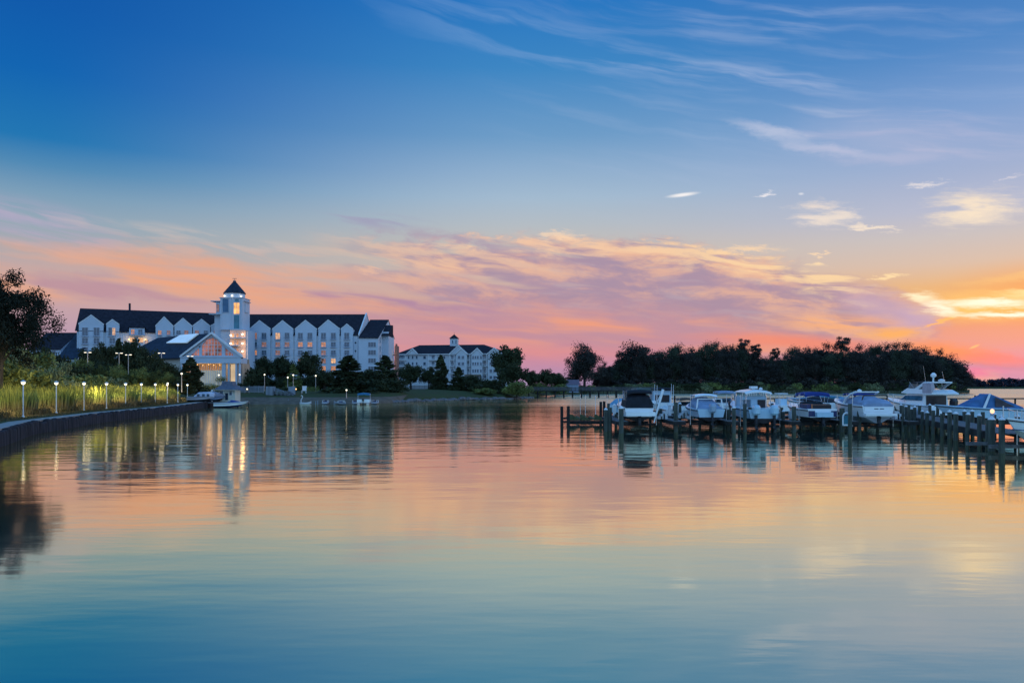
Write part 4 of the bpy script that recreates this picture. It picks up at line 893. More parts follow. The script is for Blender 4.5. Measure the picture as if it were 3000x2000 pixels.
# ---------------------------------------------------------------- apartment block with cupola
ap = empty('apartment_block', (*at(1320, 330)[:2], 2.5), 0, 'four storey white apartment block with hipped dark roof and small cupola', 'apartment block'); AL = loc(ap)
AW = Wing(at(1163, 334)[:2], at(1486, 326)[:2]); X = AL @ AW.X; S = AW.s_
def az_(v, y=0, u=1320): return AW.z_(u, v, y)
Lx = S(1484); zE = az_(1036); w = MB(); w.box(0, Lx, 0, 22, 1.5, zE)
rf = MB(); zr = az_(1010, 11)
e = .7; a1, a2, a3, a4 = (-e, -e, zE), (Lx+e, -e, zE), (Lx+e, 22+e, zE), (-e, 22+e, zE); r1, r2 = (S(1229, 11), 11, zr), (S(1418, 11), 11, zr)
rf.quad(a1, a2, r2, r1); rf.quad(a2, a3, r2); rf.quad(a3, a4, r1, r2); rf.quad(a4, a1, r1); rf.quad(a4, a3, a2, a1)
tr = MB()
def apg(ua, ub, up, vp, ve, yb, body=True):
    a, b, p = S(ua, yb), S(ub, yb), S(up, yb); z1, z2 = AW.z_(up, ve, yb), AW.z_(up, vp, yb)
    if body: w.prism([(a, 1.5), (b, 1.5), (b, z1), (p, z2), (a, z1)], yb, .2, 'y')
    else: w.prism([(a, z1), (b, z1), (p, z2)], yb, .2, 'y')
    for q in (a, b):
        ex, ez = q-(p-q)*.15, z1-(z2-z1)*.15
        rf.prism([(ex, ez+.03), (p, z2+.03), (p, z2+.3), (ex, ez+.3)], yb+.15, 8, 'y'); tr.prism([(ex, ez+.05), (p, z2+.05), (p, z2+.55), (ex, ez+.5)], yb-.35, yb+.15, 'y')
apg(1194, 1222, 1209, 1023, 1036, -.6, False); apg(1318, 1369, 1343, 1014, 1037, -.5, False); apg(1336, 1367, 1351, 1022, 1037, -2.2); apg(1381, 1413, 1398, 1022, 1037, -1.8); apg(1429, 1470, 1448, 1021, 1037, -2.0)
tr.box(-.3, Lx+.3, -.9, -.6, zE-.35, zE-.02)
w.build('wall', M_wall2, ap, X); rf.build('roof', M_roof, ap, X); tr.build('gable_trim', M_white, ap, X)
cu = MB(); cy = 11; ca, cb_ = S(1320.5, cy), S(1341, cy); cu.box(ca, cb_, cy-1.6, cy+1.5, zr-1.5, az_(991.5, cy)); cu.build('cupola', M_wall2, ap, X)
cr_ = MB(); m_ = (ca+cb_)/2; z1 = az_(992, cy); z2 = az_(979, cy); q = [(ca-.35, cy-2, z1), (cb_+.35, cy-2, z1), (cb_+.35, cy+1.9, z1), (ca-.35, cy+1.9, z1)]
for i in range(4): cr_.quad(q[i], q[(i+1) % 4], (m_, cy, z2))
cr_.quad(*reversed(q)); cr_.tube((m_, cy, z2-.1), (m_, cy, z2+.9), .06); cr_.build('cupola_roof', M_roof, ap, X)
for u in (1326, 1336): window(ap, AW, u, 1001, 4, 11, None, y=cy-1.64, panes=1)
rowsA = [1046.5, 1065, 1086, 1105]
for r, v in enumerate(rowsA):
    for u, yb in ((1171, 0), (1184, 0), (1197, 0), (1209, 0), (1221, 0), (1244, 0), (1302, 0), (1345, -2.2), (1356, -2.2), (1393, -1.8), (1400, -1.8), (1386, -1.8), (1409, -1.8), (1438, -2.0), (1449, -2.0), (1461, -2.0), (1478, 0)):
        window(ap, AW, u, v, 5 if u not in (1244, 1345, 1356, 1438, 1449) else 7.5, 9, None, y=yb-.04, panes=1 if u not in (1345, 1356) else 2)
for ua, ub in ((1165, 1190), (1257, 1281), (1319, 1333), (1368, 1379), (1414, 1428)):
    for v in rowsA:
        bz = AW.z_(ua, v+8); b = MB(); xa_, xb_ = S(ua), S(ub); b.box(xa_, xb_, -1.6, -.02, bz-.15, bz+.05); b.box(xa_, xb_, -1.6, -1.54, bz+.95, bz+1.03)
        for i in range(int((xb_-xa_)/.35)): b.box(xa_+i*.35, xa_+i*.35+.05, -1.59, -1.55, bz+.05, bz+.95)
        for x in (xa_, xb_-.2): b.box(x, x+.2, -1.6, -1.4, bz+.05, bz+2.6)
        b.build('balcony', M_white, ap, X)
        window(ap, AW, (ua+ub)/2, v, 9, 11, None, y=-.05, panes=2)
ent = MB().box(S(1366), S(1412), -4, -1.9, az_(1101), az_(1097)); ent.box(S(1392), S(1397), -4, -3, 1.5, az_(1101)); ent.build('porch', mat('tan porch', (0.25, 0.2, 0.15), 0.7, 0.1, 1), ap, X)
# ---------------------------------------------------------------- lamps
def promenade_lamp():
    t = empty('lamp_post', (0, 0, 0)); p = MB(); p.lathe([(.11, 0), (.11, .12), (.05, .16), (.042, 2.62)], n=8); p.build('pole', M_white, t)
    c = MB().lathe([(.05, 2.6), (.2, 2.76), (.21, 2.8), (.03, 2.9)], n=10); c.build('lamp_hood', M_white, t)
    b = MB().lathe([(.05, 2.56), (.13, 2.62), (.165, 2.7), (.165, 2.76), (.05, 2.78)], n=10); b.build('bulb', mat('bright lamp glass', (0.9, 0.85, 0.7), 0.3, 0, 1, emit=(1.0, 0.80, 0.46), es=3.5), t); return t
LP = [(68, 58), (165, 67), (246, 74.5), (312, 80.5), (368, 88.5), (414, 95.5), (455, 102), (490, 108), (521, 114.5), (549, 122)]
ordn = ['nearest, standing by the bend of the bulkhead', 'second from the left edge', 'third from the left edge', 'fourth from the left edge', 'fifth in the row', 'sixth in the row', 'seventh in the row', 'eighth in the row', 'second last before the covered boats', 'last, next to the white covered boat']
pl = promenade_lamp()
for i, (u, d) in enumerate(LP):
    d *= 1.106
    l_ = pl if i == 0 else dup(pl, (0, 0, 0)); l_.location = (*at(u, d)[:2], .98); l_.scale = (1, 1, 1.105)
    tag(l_, 'lit white promenade lamp post, ' + ordn[i], 'lamp post', 'lit lamp posts along the promenade')
    # spot added at each lit head, aimed only back and down over the reeds
    q = bpy.data.lights.new('reed_light', 'SPOT'); q.energy = 900; q.color = (1.0, .84, .40); q.spot_size = R(148); q.spot_blend = .8; q.shadow_soft_size = .1
    qo = bpy.data.objects.new('reed_light', q); C.objects.link(qo); qo.location = (at(u, d)[0]-.35, d, 3.74); qo.rotation_euler = Vector((.88, -.25, .42)).to_track_quat('Z', 'Y').to_euler()
def double_lamp():
    t = empty('street_lamp', (0, 0, 0)); MB().lathe([(.09, 0), (.055, 7.4)], n=8).build('pole', M_metal, t)
    a = MB(); a.box(-.55, .55, -.05, .05, 7.36, 7.44); a.build('arm', M_white, t)
    for s in (-1, 1):
        h = MB().box(min(s*.25, s*.72), max(s*.25, s*.72), -.13, .13, 7.44, 7.53).build('lamp_head', M_metal, t)
        MB().box(min(s*.28, s*.69), max(s*.28, s*.69), -.11, .11, 7.37, 7.437).build('lens', mat('street lamp lens', (.9, .85, .7), .3, 0, 1, emit=(1.0, .85, .6), es=3), h)
    return t
sl_ = double_lamp()
for i, (u, vt, d, lab) in enumerate(((257, 1031, 118, 'leftmost double headed street lamp, just above the thicket'), (349, 1033, 120, 'double headed street lamp left of a slightly lower grey one'), (376, 1038, 122, 'thin grey double headed street lamp with dim heads'),
                            (440, 1043, 128, 'double headed street lamp seen nearly edge on among trees'), (473, 1033, 124, 'brightest double headed street lamp left of the pavilion'), (557, 1042, 132, 'double headed street lamp in front of the pavilion gable'))):
    d += 38; l_ = sl_ if i == 0 else dup(sl_, (0, 0, 0)); z = zv(vt, d)-7.5; l_.location = (*at(u, d)[:2], z); l_.rotation_euler = (0, 0, 1.25 if u == 440 else rnd.uniform(-.2, .2)); tag(l_, lab, 'street lamp', 'double headed street lamps of the car park')
    if u != 376: light((*at(u, d)[:2], z+7.1), 22, (1, .85, .6), .2)
def globe(u, vt, d, zb, lab, e=60, key='w'):
    h = zv(vt, d)-zb; t = empty('garden_lamp', (*at(u, d)[:2], zb), 0, lab, 'lamp'); MB().lathe([(.1, 0), (.045, h-.15)], n=7).build('pole', M_metal if h > 1.4 else M_wooddk, t)
    MB().lathe([(.03, h-.2), (.17, h-.08), (.17, h+.04), (.03, h+.14)], n=9).build('bulb', M_bulb if key == 'w' else M_bulbo, t)
    if e: light((*at(u, d)[:2], zb+h-.35), e*.07, (1, .8, .5) if key == 'w' else (1, .5, .18), .15)
globe(775, 1097, 178, 2.6, 'lit lamp post between two dark trees right of the pavilion', 120); globe(843, 1105, 174, 2.5, 'shorter lit lamp post of a close pair below the light green tree', 90)
globe(859, 1098, 178, 2.6, 'taller lit lamp post of a close pair below the light green tree', 120); globe(925, 1100, 176, 2.5, 'lit lamp post left of the big evergreen', 120); globe(1015, 1142, 163, 1.0, 'unlit globe lamp on a thin post behind the dinghies', 0)
globe(724, 1139, 172, 2.2, 'low lit path lamp before the white fence', 40); globe(792, 1138, 171, 2.2, 'low orange path lamp left of the white stairs', 60, 'o'); globe(867, 1139, 170, 2.2, 'low orange path lamp right of the white stairs', 90, 'o')
globe(702, 1097, 176, 2.6, 'lit lamp at the right corner of the pavilion', 50); globe(641, 1098, 168, 2.6, 'small lit lamp before the pavilion columns', 40); globe(491, 1123, 128, 2.0, 'small lamp above the row of promenade lamps', 30); globe(532, 1094, 140, 2.6, 'small lamp beside the dark egg shaped tree', 30)
globe(1366, 1124, 232, 2.2, 'small red glowing lamp before the apartments', 60, 'o')
# ---------------------------------------------------------------- hut, fences, stairs at the beach
hut = empty('boathouse', (*at(671, 136)[:2], .9), 0, 'small white boathouse with grey hipped roof at the end of the bulkhead', 'boathouse'); k = 136/F
MB().box(-1.45, 1.55, -1.2, 1.4, 0, 2.28).build('wall', mat('cream boards', (0.62, 0.6, 0.5), .6, .06, 1), hut)
r = MB(); a, b, c, d_ = (-2.15, -1.9, 2.15), (2.2, -1.9, 2.15), (2.2, 2.1, 2.15), (-2.15, 2.1, 2.15); e_, f_, g_, h_ = (-1.1, -1.0, 3.0), (1.0, -1.0, 3.0), (1.0, 1.2, 3.0), (-1.1, 1.2, 3.0); t1, t2, t3, t4 = (-.85, -.8, 3.7), (.8, -.8, 3.7), (.8, 1, 3.7), (-.85, 1, 3.7)
for p in ((a, b, f_, e_), (b, c, g_, f_), (c, d_, h_, g_), (d_, a, e_, h_), (e_, f_, t2, t1), (f_, g_, t3, t2), (g_, h_, t4, t3), (h_, e_, t1, t4), (t1, t2, t3, t4), (d_, c, b, a)): r.quad(*p)
r.build('roof', mat('grey hut roof', (.12, .13, .17), .8, .15, 2), hut); MB().box(-2.18, 2.23, -1.95, -1.9, 2.08, 2.2).build('fascia', mat('tan fascia', (.4, .33, .25), .6, .1, 2), hut)
for x in (-.85, .75):
    f = MB().box(x-.3, x+.3, -1.24, -1.2, 1.15, 2.0).build('window', M_white, hut); MB().box(x-.23, x+.23, -1.26, -1.235, 1.22, 1.93).build('pane', M_glass, f)
MB().box(-.22, .28, -1.25, -1.2, .35, 1.6).build('door', M_roofb, hut)
hd_ = empty('hut_platform', (*at(668, 135)[:2], 0), 0, 'low timber platform carrying the white boathouse', 'platform')
MB().box(-3.2, 3.2, -2.0, 2.2, .68, .89).build('deck', M_dock, hd_)
for x in (-3, -1, 1, 3):
    for y in (-1.8, 2.0): MB().lathe([(.14, -1), (.14, .67)], n=8).build('pile', M_pile, hd_).location = (x, y, 0)
def fence(ua, ub, d0, d1, z0, h, lab, n, mt=None, name='fence', cat='fence', rails=(.15, .9), slat=.28, da=None):
    A, B = Vector(at(ua, d0, z0)), Vector(at(ub, d1, z0)); t = empty(name, A, 0, lab, cat); D = B-A; l = D.length; X_ = Matrix.Rotation(math.atan2(D.y, D.x), 4, 'Z')
    for i in range(n+1): MB().box(-.07, .07, -.07, .07, -.3, h+.08).build('post', mt or M_white, t, loc=(D.x*i/n, D.y*i/n, 0))
    p = MB()
    for f in rails: p.box(0, l, -.03, .03, h*f-.05, h*f+.05)
    k = int(l/slat)
    for i in range(k): p.box(i*l/k+.04, (i+1)*l/k-.06, -.015, .015, .08, h-.03)
    p.build('panel', mt or M_white, t, X_); return t
fence(585, 628, 160, 160, 2.6, 1.8, 'pale slatted fence lit yellow under the pavilion', 4, mat('lit fence paint', (.6, .55, .4), .6, .05, 1)); M_fgrey = mat('grey fence paint', (.26, .29, .33), .6, .08, 1)
fence(703, 772, 172, 172, 2.25, 1.55, 'grey white fence right of the boathouse', 5, M_fgrey); fence(1200, 1318, 236, 236, 2.35, 1.7, 'long pale fence below the apartment block', 8, M_fgrey)
light((*at(606, 156)[:2], 3.4), 60, (1, .75, .3), .3)
def hedge(ua, ub, d, vt, vb, key, lab):
    zb = zv(vb, d); cs, rs = [], []; u = ua
    while u <= ub:
        x, y, _ = at(u, d); cs.append((x, y+rnd.uniform(-.5, .5), zb+(zv(vt, d)-zb)*.5)); rs.append((zv(vt, d)-zb)*.55); u += 8
    o = bpy.data.objects.new('hedge', leaf_cloud('hedge', {'w': M_lf_wil, 'd': M_lf_dark, 'm': M_lf_mid}[key], cs, rs, 130, .12, 5)); C.objects.link(o); tag(o, lab, 'hedge')
hedge(566, 640, 158, 1126, 1142, 'w', 'clipped yellow green hedge below the pavilion fence'); hedge(700, 725, 170, 1120, 1133, 'd', 'dark hedge beside the pavilion corner'); hedge(812, 850, 171, 1133, 1147, 'd', 'dark clipped hedge left of an orange path lamp'); hedge(905, 930, 171, 1132, 1148, 'm', 'green hedge by a pale bench on the lawn')
hedge(1115, 1145, 178, 1150, 1163, 'd', 'low dark hedge on the stony shore'); hedge(640, 660, 160, 1103, 1120, 'w', 'yellow lit shrub bed before the pavilion columns')
# white stairs down to the beach
st_ = empty('beach_stairs', (*at(824, 168)[:2], .8), 0, 'grey white wooden stairs with railings leading to the beach', 'stairs'); b = MB()
for i in range(8): b.box(-2.2+i*.35, -1.2+i*.35+3.0, -.4, .9, 1.8-i*.24, 1.86-i*.24)
b.build('steps', M_fgrey, st_); b = MB()
for y in (-.45, .95): b.tube((-2.6, y, 2.9), (2.8, y, .95), .05, n=6); b.tube((-2.6, y, 2.5), (2.8, y, .55), .04, n=6)
for i in range(7):
    for y in (-.45, .95): b.box(-2.6+i*.9-.05, -2.6+i*.9+.05, y-.05, y+.05, -.4, 2.95-i*.325)
b.build('railing', M_fgrey, st_); MB().box(-3.3, -1.6, -.5, 1.0, -.3, 2.9).build('landing_screen', M_fgrey, st_); MB().box(1.4, 2.9, .6, 1.0, -.3, 2.9).build('screen', M_fgrey, st_)
# lifeguard style chair, benches
ch = empty('pale_chair', (*at(891, 172)[:2], 2.2), 0, 'tall pale blue white chair on the lawn left of a lamp post', 'chair')
MB().box(-.5, .5, -.4, .4, .5, .62).build('seat', M_white, ch); MB().box(-.5, .5, .32, .42, .62, 1.6).build('backrest', M_white, ch)
for x in (-.45, .45):
    for y in (-.35, .35): MB().box(x-.05, x+.05, y-.05, y+.05, -.1, .5).build('leg', M_white, ch)
# breakwater of stones on the right of the beach
def rock(name='rock'):
    b = MB(); rg = random.Random(rnd.random()); n = 7
    rings = [[(math.cos(2*math.pi*i/n)*r_*rg.uniform(.8, 1.2), math.sin(2*math.pi*i/n)*r_*rg.uniform(.8, 1.2), z+rg.uniform(-.04, .04)) for i in range(n)] for r_, z in ((.75, -.2), (.9, .15), (.7, .5), (.25, .68))]
    return b.loft(rings).mesh(name, M_rock)
rk = [rock() for i in range(4)]
RL = [(1010, 1182.5), (1100, 1181), (1160, 1179), (1230, 1176.5), (1300, 1173.5), (1400, 1171), (1470, 1170.3), (1560, 1166.5)]
u = 1085
while u < 1560:
    v = float(np.interp(u, [a for a, b in RL], [b for a, b in RL])); d = dz(v)+rnd.uniform(.0, 2.2)
    o = bpy.data.objects.new('rock', rk[rnd.randrange(4)]); C.objects.link(o); s_ = rnd.uniform(.6, 1.25); o.location = (*at(u, d)[:2], rnd.uniform(-.1, .25)); o.scale = (s_, s_, s_*rnd.uniform(.6, 1)); o.rotation_euler = (0, 0, rnd.uniform(0, 6))
    tag(o, 'grey rip rap rock lying at the water edge below the evergreens and bushes', 'rock', 'shore rocks'); u += rnd.uniform(4.5, 7)
# ---------------------------------------------------------------- footbridge
fbz = 2.35; fb_ = empty('footbridge', (*at(1560, 252)[:2], 0), 0, 'long dark timber footbridge on piles crossing the marsh inlet', 'bridge'); L_ = (1912-1545)/F*252
x0_ = -(1560-1545)/F*252; MB().box(x0_, x0_+L_, -1.2, 1.2, fbz-.25, fbz).build('deck', M_wooddk, fb_); r = MB()
for y in (-1.15, 1.15):
    for z in (.25, .48, .7, .92, 1.15): r.box(x0_, x0_+L_, y-.03, y+.03, fbz+z-.07, fbz+z+.07)
    k = 34
    for i in range(k+1): x = x0_+L_*i/k; r.box(x-.07, x+.07, y-.06, y+.06, fbz, fbz+1.2)
r.build('railing', mat('grey bridge rail', (.085, .08, .09), .85, .2, 2), fb_)
for i in range(15):
    x = x0_+.5+(L_-1)*i/14
    for y in (-1.0, 1.0): MB().lathe([(.2, -1.2), (.18, fbz-.26)], n=8).build('pile', M_wooddk, fb_, loc=(x, y, 0))
    MB().box(x-.12, x+.12, -1.3, 1.3, fbz-.5, fbz-.252).build('pile_cap', M_wooddk, fb_)
# small distant house by the lone oak
hs = empty('distant_house', (*at(1655, 330)[:2], 1.2), 0, 'tiny blue grey house half hidden left of the lone oak', 'house')
MB().box(-4, 6, 0, 6, 0, 3.4).build('wall', mat('blue siding', (.25, .3, .42), .7, .1, 1), hs); q = MB(); q.prism([(-.5, 3.4), (3, 5.6), (6.5, 3.4)], -4.5, 6.5, 'x'); q.build('roof', mat('mauve roof', (.16, .11, .14), .8, .1, 1), hs)
# ---------------------------------------------------------------- marina
M_gel = mat('white gelcoat', (0.84, 0.86, 0.86), 0.22, 0.03, .8, spec=.6)
M_gelb = mat('pale blue hull', (0.46, 0.64, 0.76), 0.3, 0.06, .8, spec=.6)
M_navy = mat('navy hull', (0.02, 0.035, 0.12), 0.25, 0.1, 1, spec=.6)
M_bot = mat('dark bottom paint', (0.03, 0.022, 0.025), 0.7, 0.2, 2)
M_canv = mat('grey blue canvas', (0.26, 0.33, 0.46), 0.85, 0.14, 1.6, bump=.5)
M_black = mat('black canvas', (0.012, 0.014, 0.022), 0.8, 0.3, 2, bump=.4)
M_blue = mat('royal blue canvas', (0.015, 0.04, 0.22), 0.8, 0.15, 2, bump=.3)
M_brown = mat('brown canvas', (0.10, 0.07, 0.05), 0.8, 0.2, 2)
M_tealc = mat('teal canvas', (0.04, 0.18, 0.24), 0.8, 0.15, 2)
M_vinyl = mat('dark cabin opening', (0.02, 0.012, 0.016), 0.35, 0.3, 2, spec=.5)
M_tint = mat('tinted windscreen', (0.05, 0.12, 0.18), 0.1, 0.3, 1.5, spec=.9)
M_steel = mat('stainless rail', (0.6, 0.63, 0.66), 0.25, 0.05, 4, metal=.8)
M_mot = mat('outboard cowl', (0.30, 0.38, 0.48), 0.3, 0.05, 3, spec=.6)
M_motb = mat('black outboard cowl', (0.015, 0.015, 0.02), 0.3, 0.1, 3, spec=.6)
M_propc = mat('dark lower unit', (0.02, 0.022, 0.03), 0.5, 0.1, 3)
def hull_sec(t, L, B, hs, rise):
    b = max(.03, B/2*(1-max(0, (t-.32)/.68)**2.4)*(0.94+.06*min(1, t*4))); zs = hs+rise*t*t
    zc = hs*.36+rise*.9*t**3+hs*.2*t*t; zk = hs*.95*max(0, (t-.5)/.5)**2.4; return b, zs, min(zc, zs-.05), min(zk, zc-.02), L*t+(.22*(1-zs/hs) if t == 0 else 0)
def hull(par, L, B, hs, rise=.35, side=None, bottom=None, n=12):
    up, lo, dk = [], [], []
    for i in range(n+1):
        b, zs, zc, zk, y = hull_sec(i/n, L, B, hs, rise); yb = y-.35*(i/n)**2*L*.14*0; bc = b*.86; k_ = y-(.09*L*(i/n)**3)
        up.append([(-b, y, zs), (-bc, k_, zc), (bc, k_, zc), (b, y, zs), (b*.9, y, zs+.04), (-b*.9, y, zs+.04)])
        lo.append([(-bc, k_, zc-.001), (-bc*.12, k_-.03*L*(i/n)**2, zk), (bc*.12, k_-.03*L*(i/n)**2, zk), (bc, k_, zc-.001)])
    MB().loft(up).build('hull', side or M_gel, par); MB().loft(lo).build('hull_bottom', bottom or M_bot, par)
    rb = MB()
    for s in (-1, 1):
        p = [(s*(hull_sec(i/n, L, B, hs, rise)[0]+.015), hull_sec(i/n, L, B, hs, rise)[4], hull_sec(i/n, L, B, hs, rise)[1]-.1) for i in range(n+1)]; rb.path(p, .035, 5)
    rb.build('rub_rail', M_bot, par)
def arch_cover(par, name, m, secs):               # secs: (y, half width, base z, height); a drum-tight canvas over bows
    R_ = []
    for y, b, z, h in secs: R_.append([(b*x, y, z+h*q) for x, q in ((-1, 0), (-.97, .45), (-.8, .8), (-.45, .97), (0, 1.0), (.45, .97), (.8, .8), (.97, .45), (1, 0))])
    return MB().loft(R_).build(name, m, par)
def outboard(par, x, y, z, m=None, s=1.0):
    c = MB(); rings = []
    for zz_, w_, l0, l1 in ((0, .13, -.18, .12), (.1, .2, -.34, .18), (.42, .2, -.38, .16), (.56, .16, -.3, .08), (.6, .09, -.2, .0)):
        rings.append([(s*q*w_+x, y+s*k_, z+s*zz_) for q, k_ in ((-1, l0*.6), (-.6, l0), (.6, l0), (1, l0*.6), (1, l1*.7), (.6, l1), (-.6, l1), (-1, l1*.7))])
    o = c.loft(rings).build('outboard_motor', m or M_mot, par)
    d = MB(); d.prism([(y-.1*s, z), (y+.12*s, z), (y+.06*s, z-.75*s), (y-.08*s, z-.75*s)], x-.06*s, x+.06*s, 'x'); d.box(x-.11*s, x+.11*s, y-.22*s, y+.12*s, z-.5*s, z-.47*s)
    d.tube((x, y-.24*s, z-.78*s), (x, y+.2*s, z-.78*s), .07*s, .03*s); d.prism([(y-.02*s, z-.8*s), (y+.12*s, z-.8*s), (y+.02*s, z-1.0*s)], x-.012*s, x+.012*s, 'x'); d.build('lower_unit', M_propc, o)
    p = MB()
    for k_ in range(3):
        a = k_*2.094+.5; ca, sa = math.cos(a), math.sin(a); c0 = (x, y-.27*s, z-.78*s)
        p.quad(c0, (x+.17*s*ca-.05*s*sa, c0[1]-.02, c0[2]+.17*s*sa+.05*s*ca), (x+.2*s*ca, c0[1], c0[2]+.2*s*sa), (x+.17*s*ca+.05*s*sa, c0[1]+.03, c0[2]+.17*s*sa-.05*s*ca))
    p.tube((x, y-.33*s, z-.78*s), (x, y-.23*s, z-.78*s), .025*s, .05*s); p.build('propeller', M_propc, o); return o
def drive(par, y, z):
    d = MB(); d.prism([(y-.32, z+.1), (y, z+.25), (y, z-.1), (y-.1, z-.6), (y-.28, z-.6), (y-.2, z-.1)], -.1, .1, 'x'); d.tube((0, y-.4, z-.45), (0, y, z-.45), .08, .05); d.build('stern_drive', M_propc, par)
def bimini(par, y0, y1, b, z, m, base, rise=.12, th=.05):
    R_ = [[(b*x, y, z+rise*(1-x*x)-(.12 if i in (0, 4) else 0)) for x in (-1, -.7, -.35, 0, .35, .7, 1)]+[(b*x, y, z-th+rise*(1-x*x)-(.12 if i in (0, 4) else 0)) for x in (1, .7, .35, 0, -.35, -.7, -1)] for i, y in enumerate((y0, y0+(y1-y0)*.12, (y0+y1)/2, y1-(y1-y0)*.12, y1))]
    t = MB().loft(R_).build('bimini_top', m, par); p = MB(); ym = (y0+y1)/2
    for s in (-1, 1):
        for y in (y0+.1, ym, y1-.1): p.tube((s*b, y, z), (s*(b+.05), ym+(y-ym)*.25, base), .02, n=6)
    p.build('frame', M_steel, t); return t
def windshield(par, y, b, z, h, rake=.5, m=None):
    w = MB(); w.loft([[(-b, y-.5, z), (-b*.72, y+.35, z), (b*.72, y+.35, z), (b, y-.5, z)], [(-b*.9, y-.62-rake*.3, z+h), (-b*.62, y+.35-rake, z+h), (b*.62, y+.35-rake, z+h), (b*.9, y-.62-rake*.3, z+h)]], caps=False, closed=False)
    o = w.build('windshield', m or M_tint, par); f = MB(); f.path([(-b*.9, y-.62-rake*.3, z+h), (-b*.62, y+.35-rake, z+h), (b*.62, y+.35-rake, z+h), (b*.9, y-.62-rake*.3, z+h)], .025)
    f.build('windshield_frame', M_steel, o); return o
def rails(par, L, B, hs, rise, t0=.45):
    r = MB()
    for s in (-1, 1):
        pts = []
        for i in range(8):
            t_ = t0+(1-t0)*i/7*.97; b, zs, _, _, y = hull_sec(t_, L, B, hs, rise); pts.append((s*b*.92, y, zs+.05)); 
        top = [(x, y, z+.5) for x, y, z in pts]; r.path([pts[0]]+top, .018, 5)
        for a, b_ in zip(pts[2::2], top[2::2]): r.tube(a, b_, .015, n=5)
    r.build('bow_rail', M_steel, par)
def boat(name, lab, u, d, z, rot=0.0, cat='motorboat', group=None):
    return empty(name, (*at(u, d)[:2], z), rot, lab, cat, group)
# ---- docks
dock_cap = MB().lathe([(.17, 0), (.17, .03), (.02, .19)], n=10).mesh('cap', M_cap)
def pile_on(par, x, y, zt, r=.14, cap=False, m=None):   # x, y in the parent's frame
    o = MB().lathe([(r*1.05, -1.5), (r, zt)], n=10).build('pile', m or M_pile, par); o.location = (x, y, -par.location.z)
    if cap:
        c = bpy.data.objects.new('cap', dock_cap); C.objects.link(c); c.parent = o; c.location = (0, 0, zt); c.scale = (r/.15,)*3
    return o
def plank_deck(mb, x0, x1, y0, y1, z, th=.06, along='y', w=.3):
    if along == 'y':
        n = max(1, int((y1-y0)/w))
        for i in range(n): mb.box(x0, x1, y0+(y1-y0)*i/n+.01, y0+(y1-y0)*(i+1)/n-.01, z-th, z)
    else:
        n = max(1, int((x1-x0)/w))
        for i in range(n): mb.box(x0+(x1-x0)*i/n+.01, x0+(x1-x0)*(i+1)/n-.01, y0, y1, z-th, z)
wk = empty('main_dock', (9.0, 68.6, 0), 0, 'long straight timber dock behind the lifted boats', 'dock'); xw = 27.6
b = MB(); plank_deck(b, 0, xw, 0, 2.0, .95, along='x'); b.build('deck', M_dock, wk); b = MB(); b.box(-.05, xw, -.08, 0, .68, .9); b.box(-.05, xw, 2.0, 2.08, .68, .9); b.build('stringer', M_wooddk, wk)
for i in range(8):
    for y in (-.25, 2.25): pile_on(wk, .3+i*3.8+rnd.uniform(-.2, .2), y, rnd.choice([1.15, 1.3, 1.9, 2.05]), .13, cap=(i % 3 == 1))
FI = [(8.7, [(1775, 60.6, 1.75, .15, 1), (1788, 62, 1.9, .14, 0), (1820, 58.3, 1.92, .18, 1)]), (13.25, [(1980, 60, 2.35, .165, 0), (1992, 66, 2.1, .13, 1)]), (17.5, [(2133, 61.5, 1.75, .17, 0), (2150, 58.5, 1.95, .15, 1), (2182, 60, 2.25, .15, 0)]),
      (22.35, [(2295, 61, 1.6, .13, 1), (2326, 59.5, 2.05, .17, 0), (2345, 66, 1.7, .13, 0)]), (26.9, [(2467, 60.2, 1.9, .2, 0), (2490, 57.8, 2.3, .15, 0), (2517, 61, 1.95, .16, 0)]), (31.7, [(2645, 60, 2.1, .1, 0), (2663, 60, 2.12, .1, 0), (2680, 66, 1.8, .13, 1)])]
for i, (x, pl_) in enumerate(FI):
    lab = ['first finger pier from the left end of the marina', 'finger pier between the black covered and the grey covered boat', 'finger pier left of the boat with the radar hardtop', 'finger pier right of the boat with the radar hardtop', 'finger pier between the blue topped and the arch boat', 'last finger pier by the crowd of capped piles'][i]
    f = empty('finger_pier', (x, 59.3, 0), 0, 'narrow '+lab, 'pier', 'finger piers of the marina'); b = MB(); plank_deck(b, -.45, .45, 0, 9.2, .9); b.build('deck', M_dock, f); b = MB(); b.box(-.5, -.44, 0, 9.2, .6, .86); b.box(.44, .5, 0, 9.2, .6, .86); b.box(-.44, .44, -.06, 0, .6, .86); b.build('stringer', M_wooddk, f)
    for (u, d, zt, r, cp) in pl_: pile_on(f, (u-CX)/F*d-x, d-59.3, zt, r, bool(cp))
    for y in (4.6,):
        for s in (-.6, .6): pile_on(f, s, y, rnd.choice([1.3, 1.75, 1.85]), .13, cap=rnd.random() < .4)
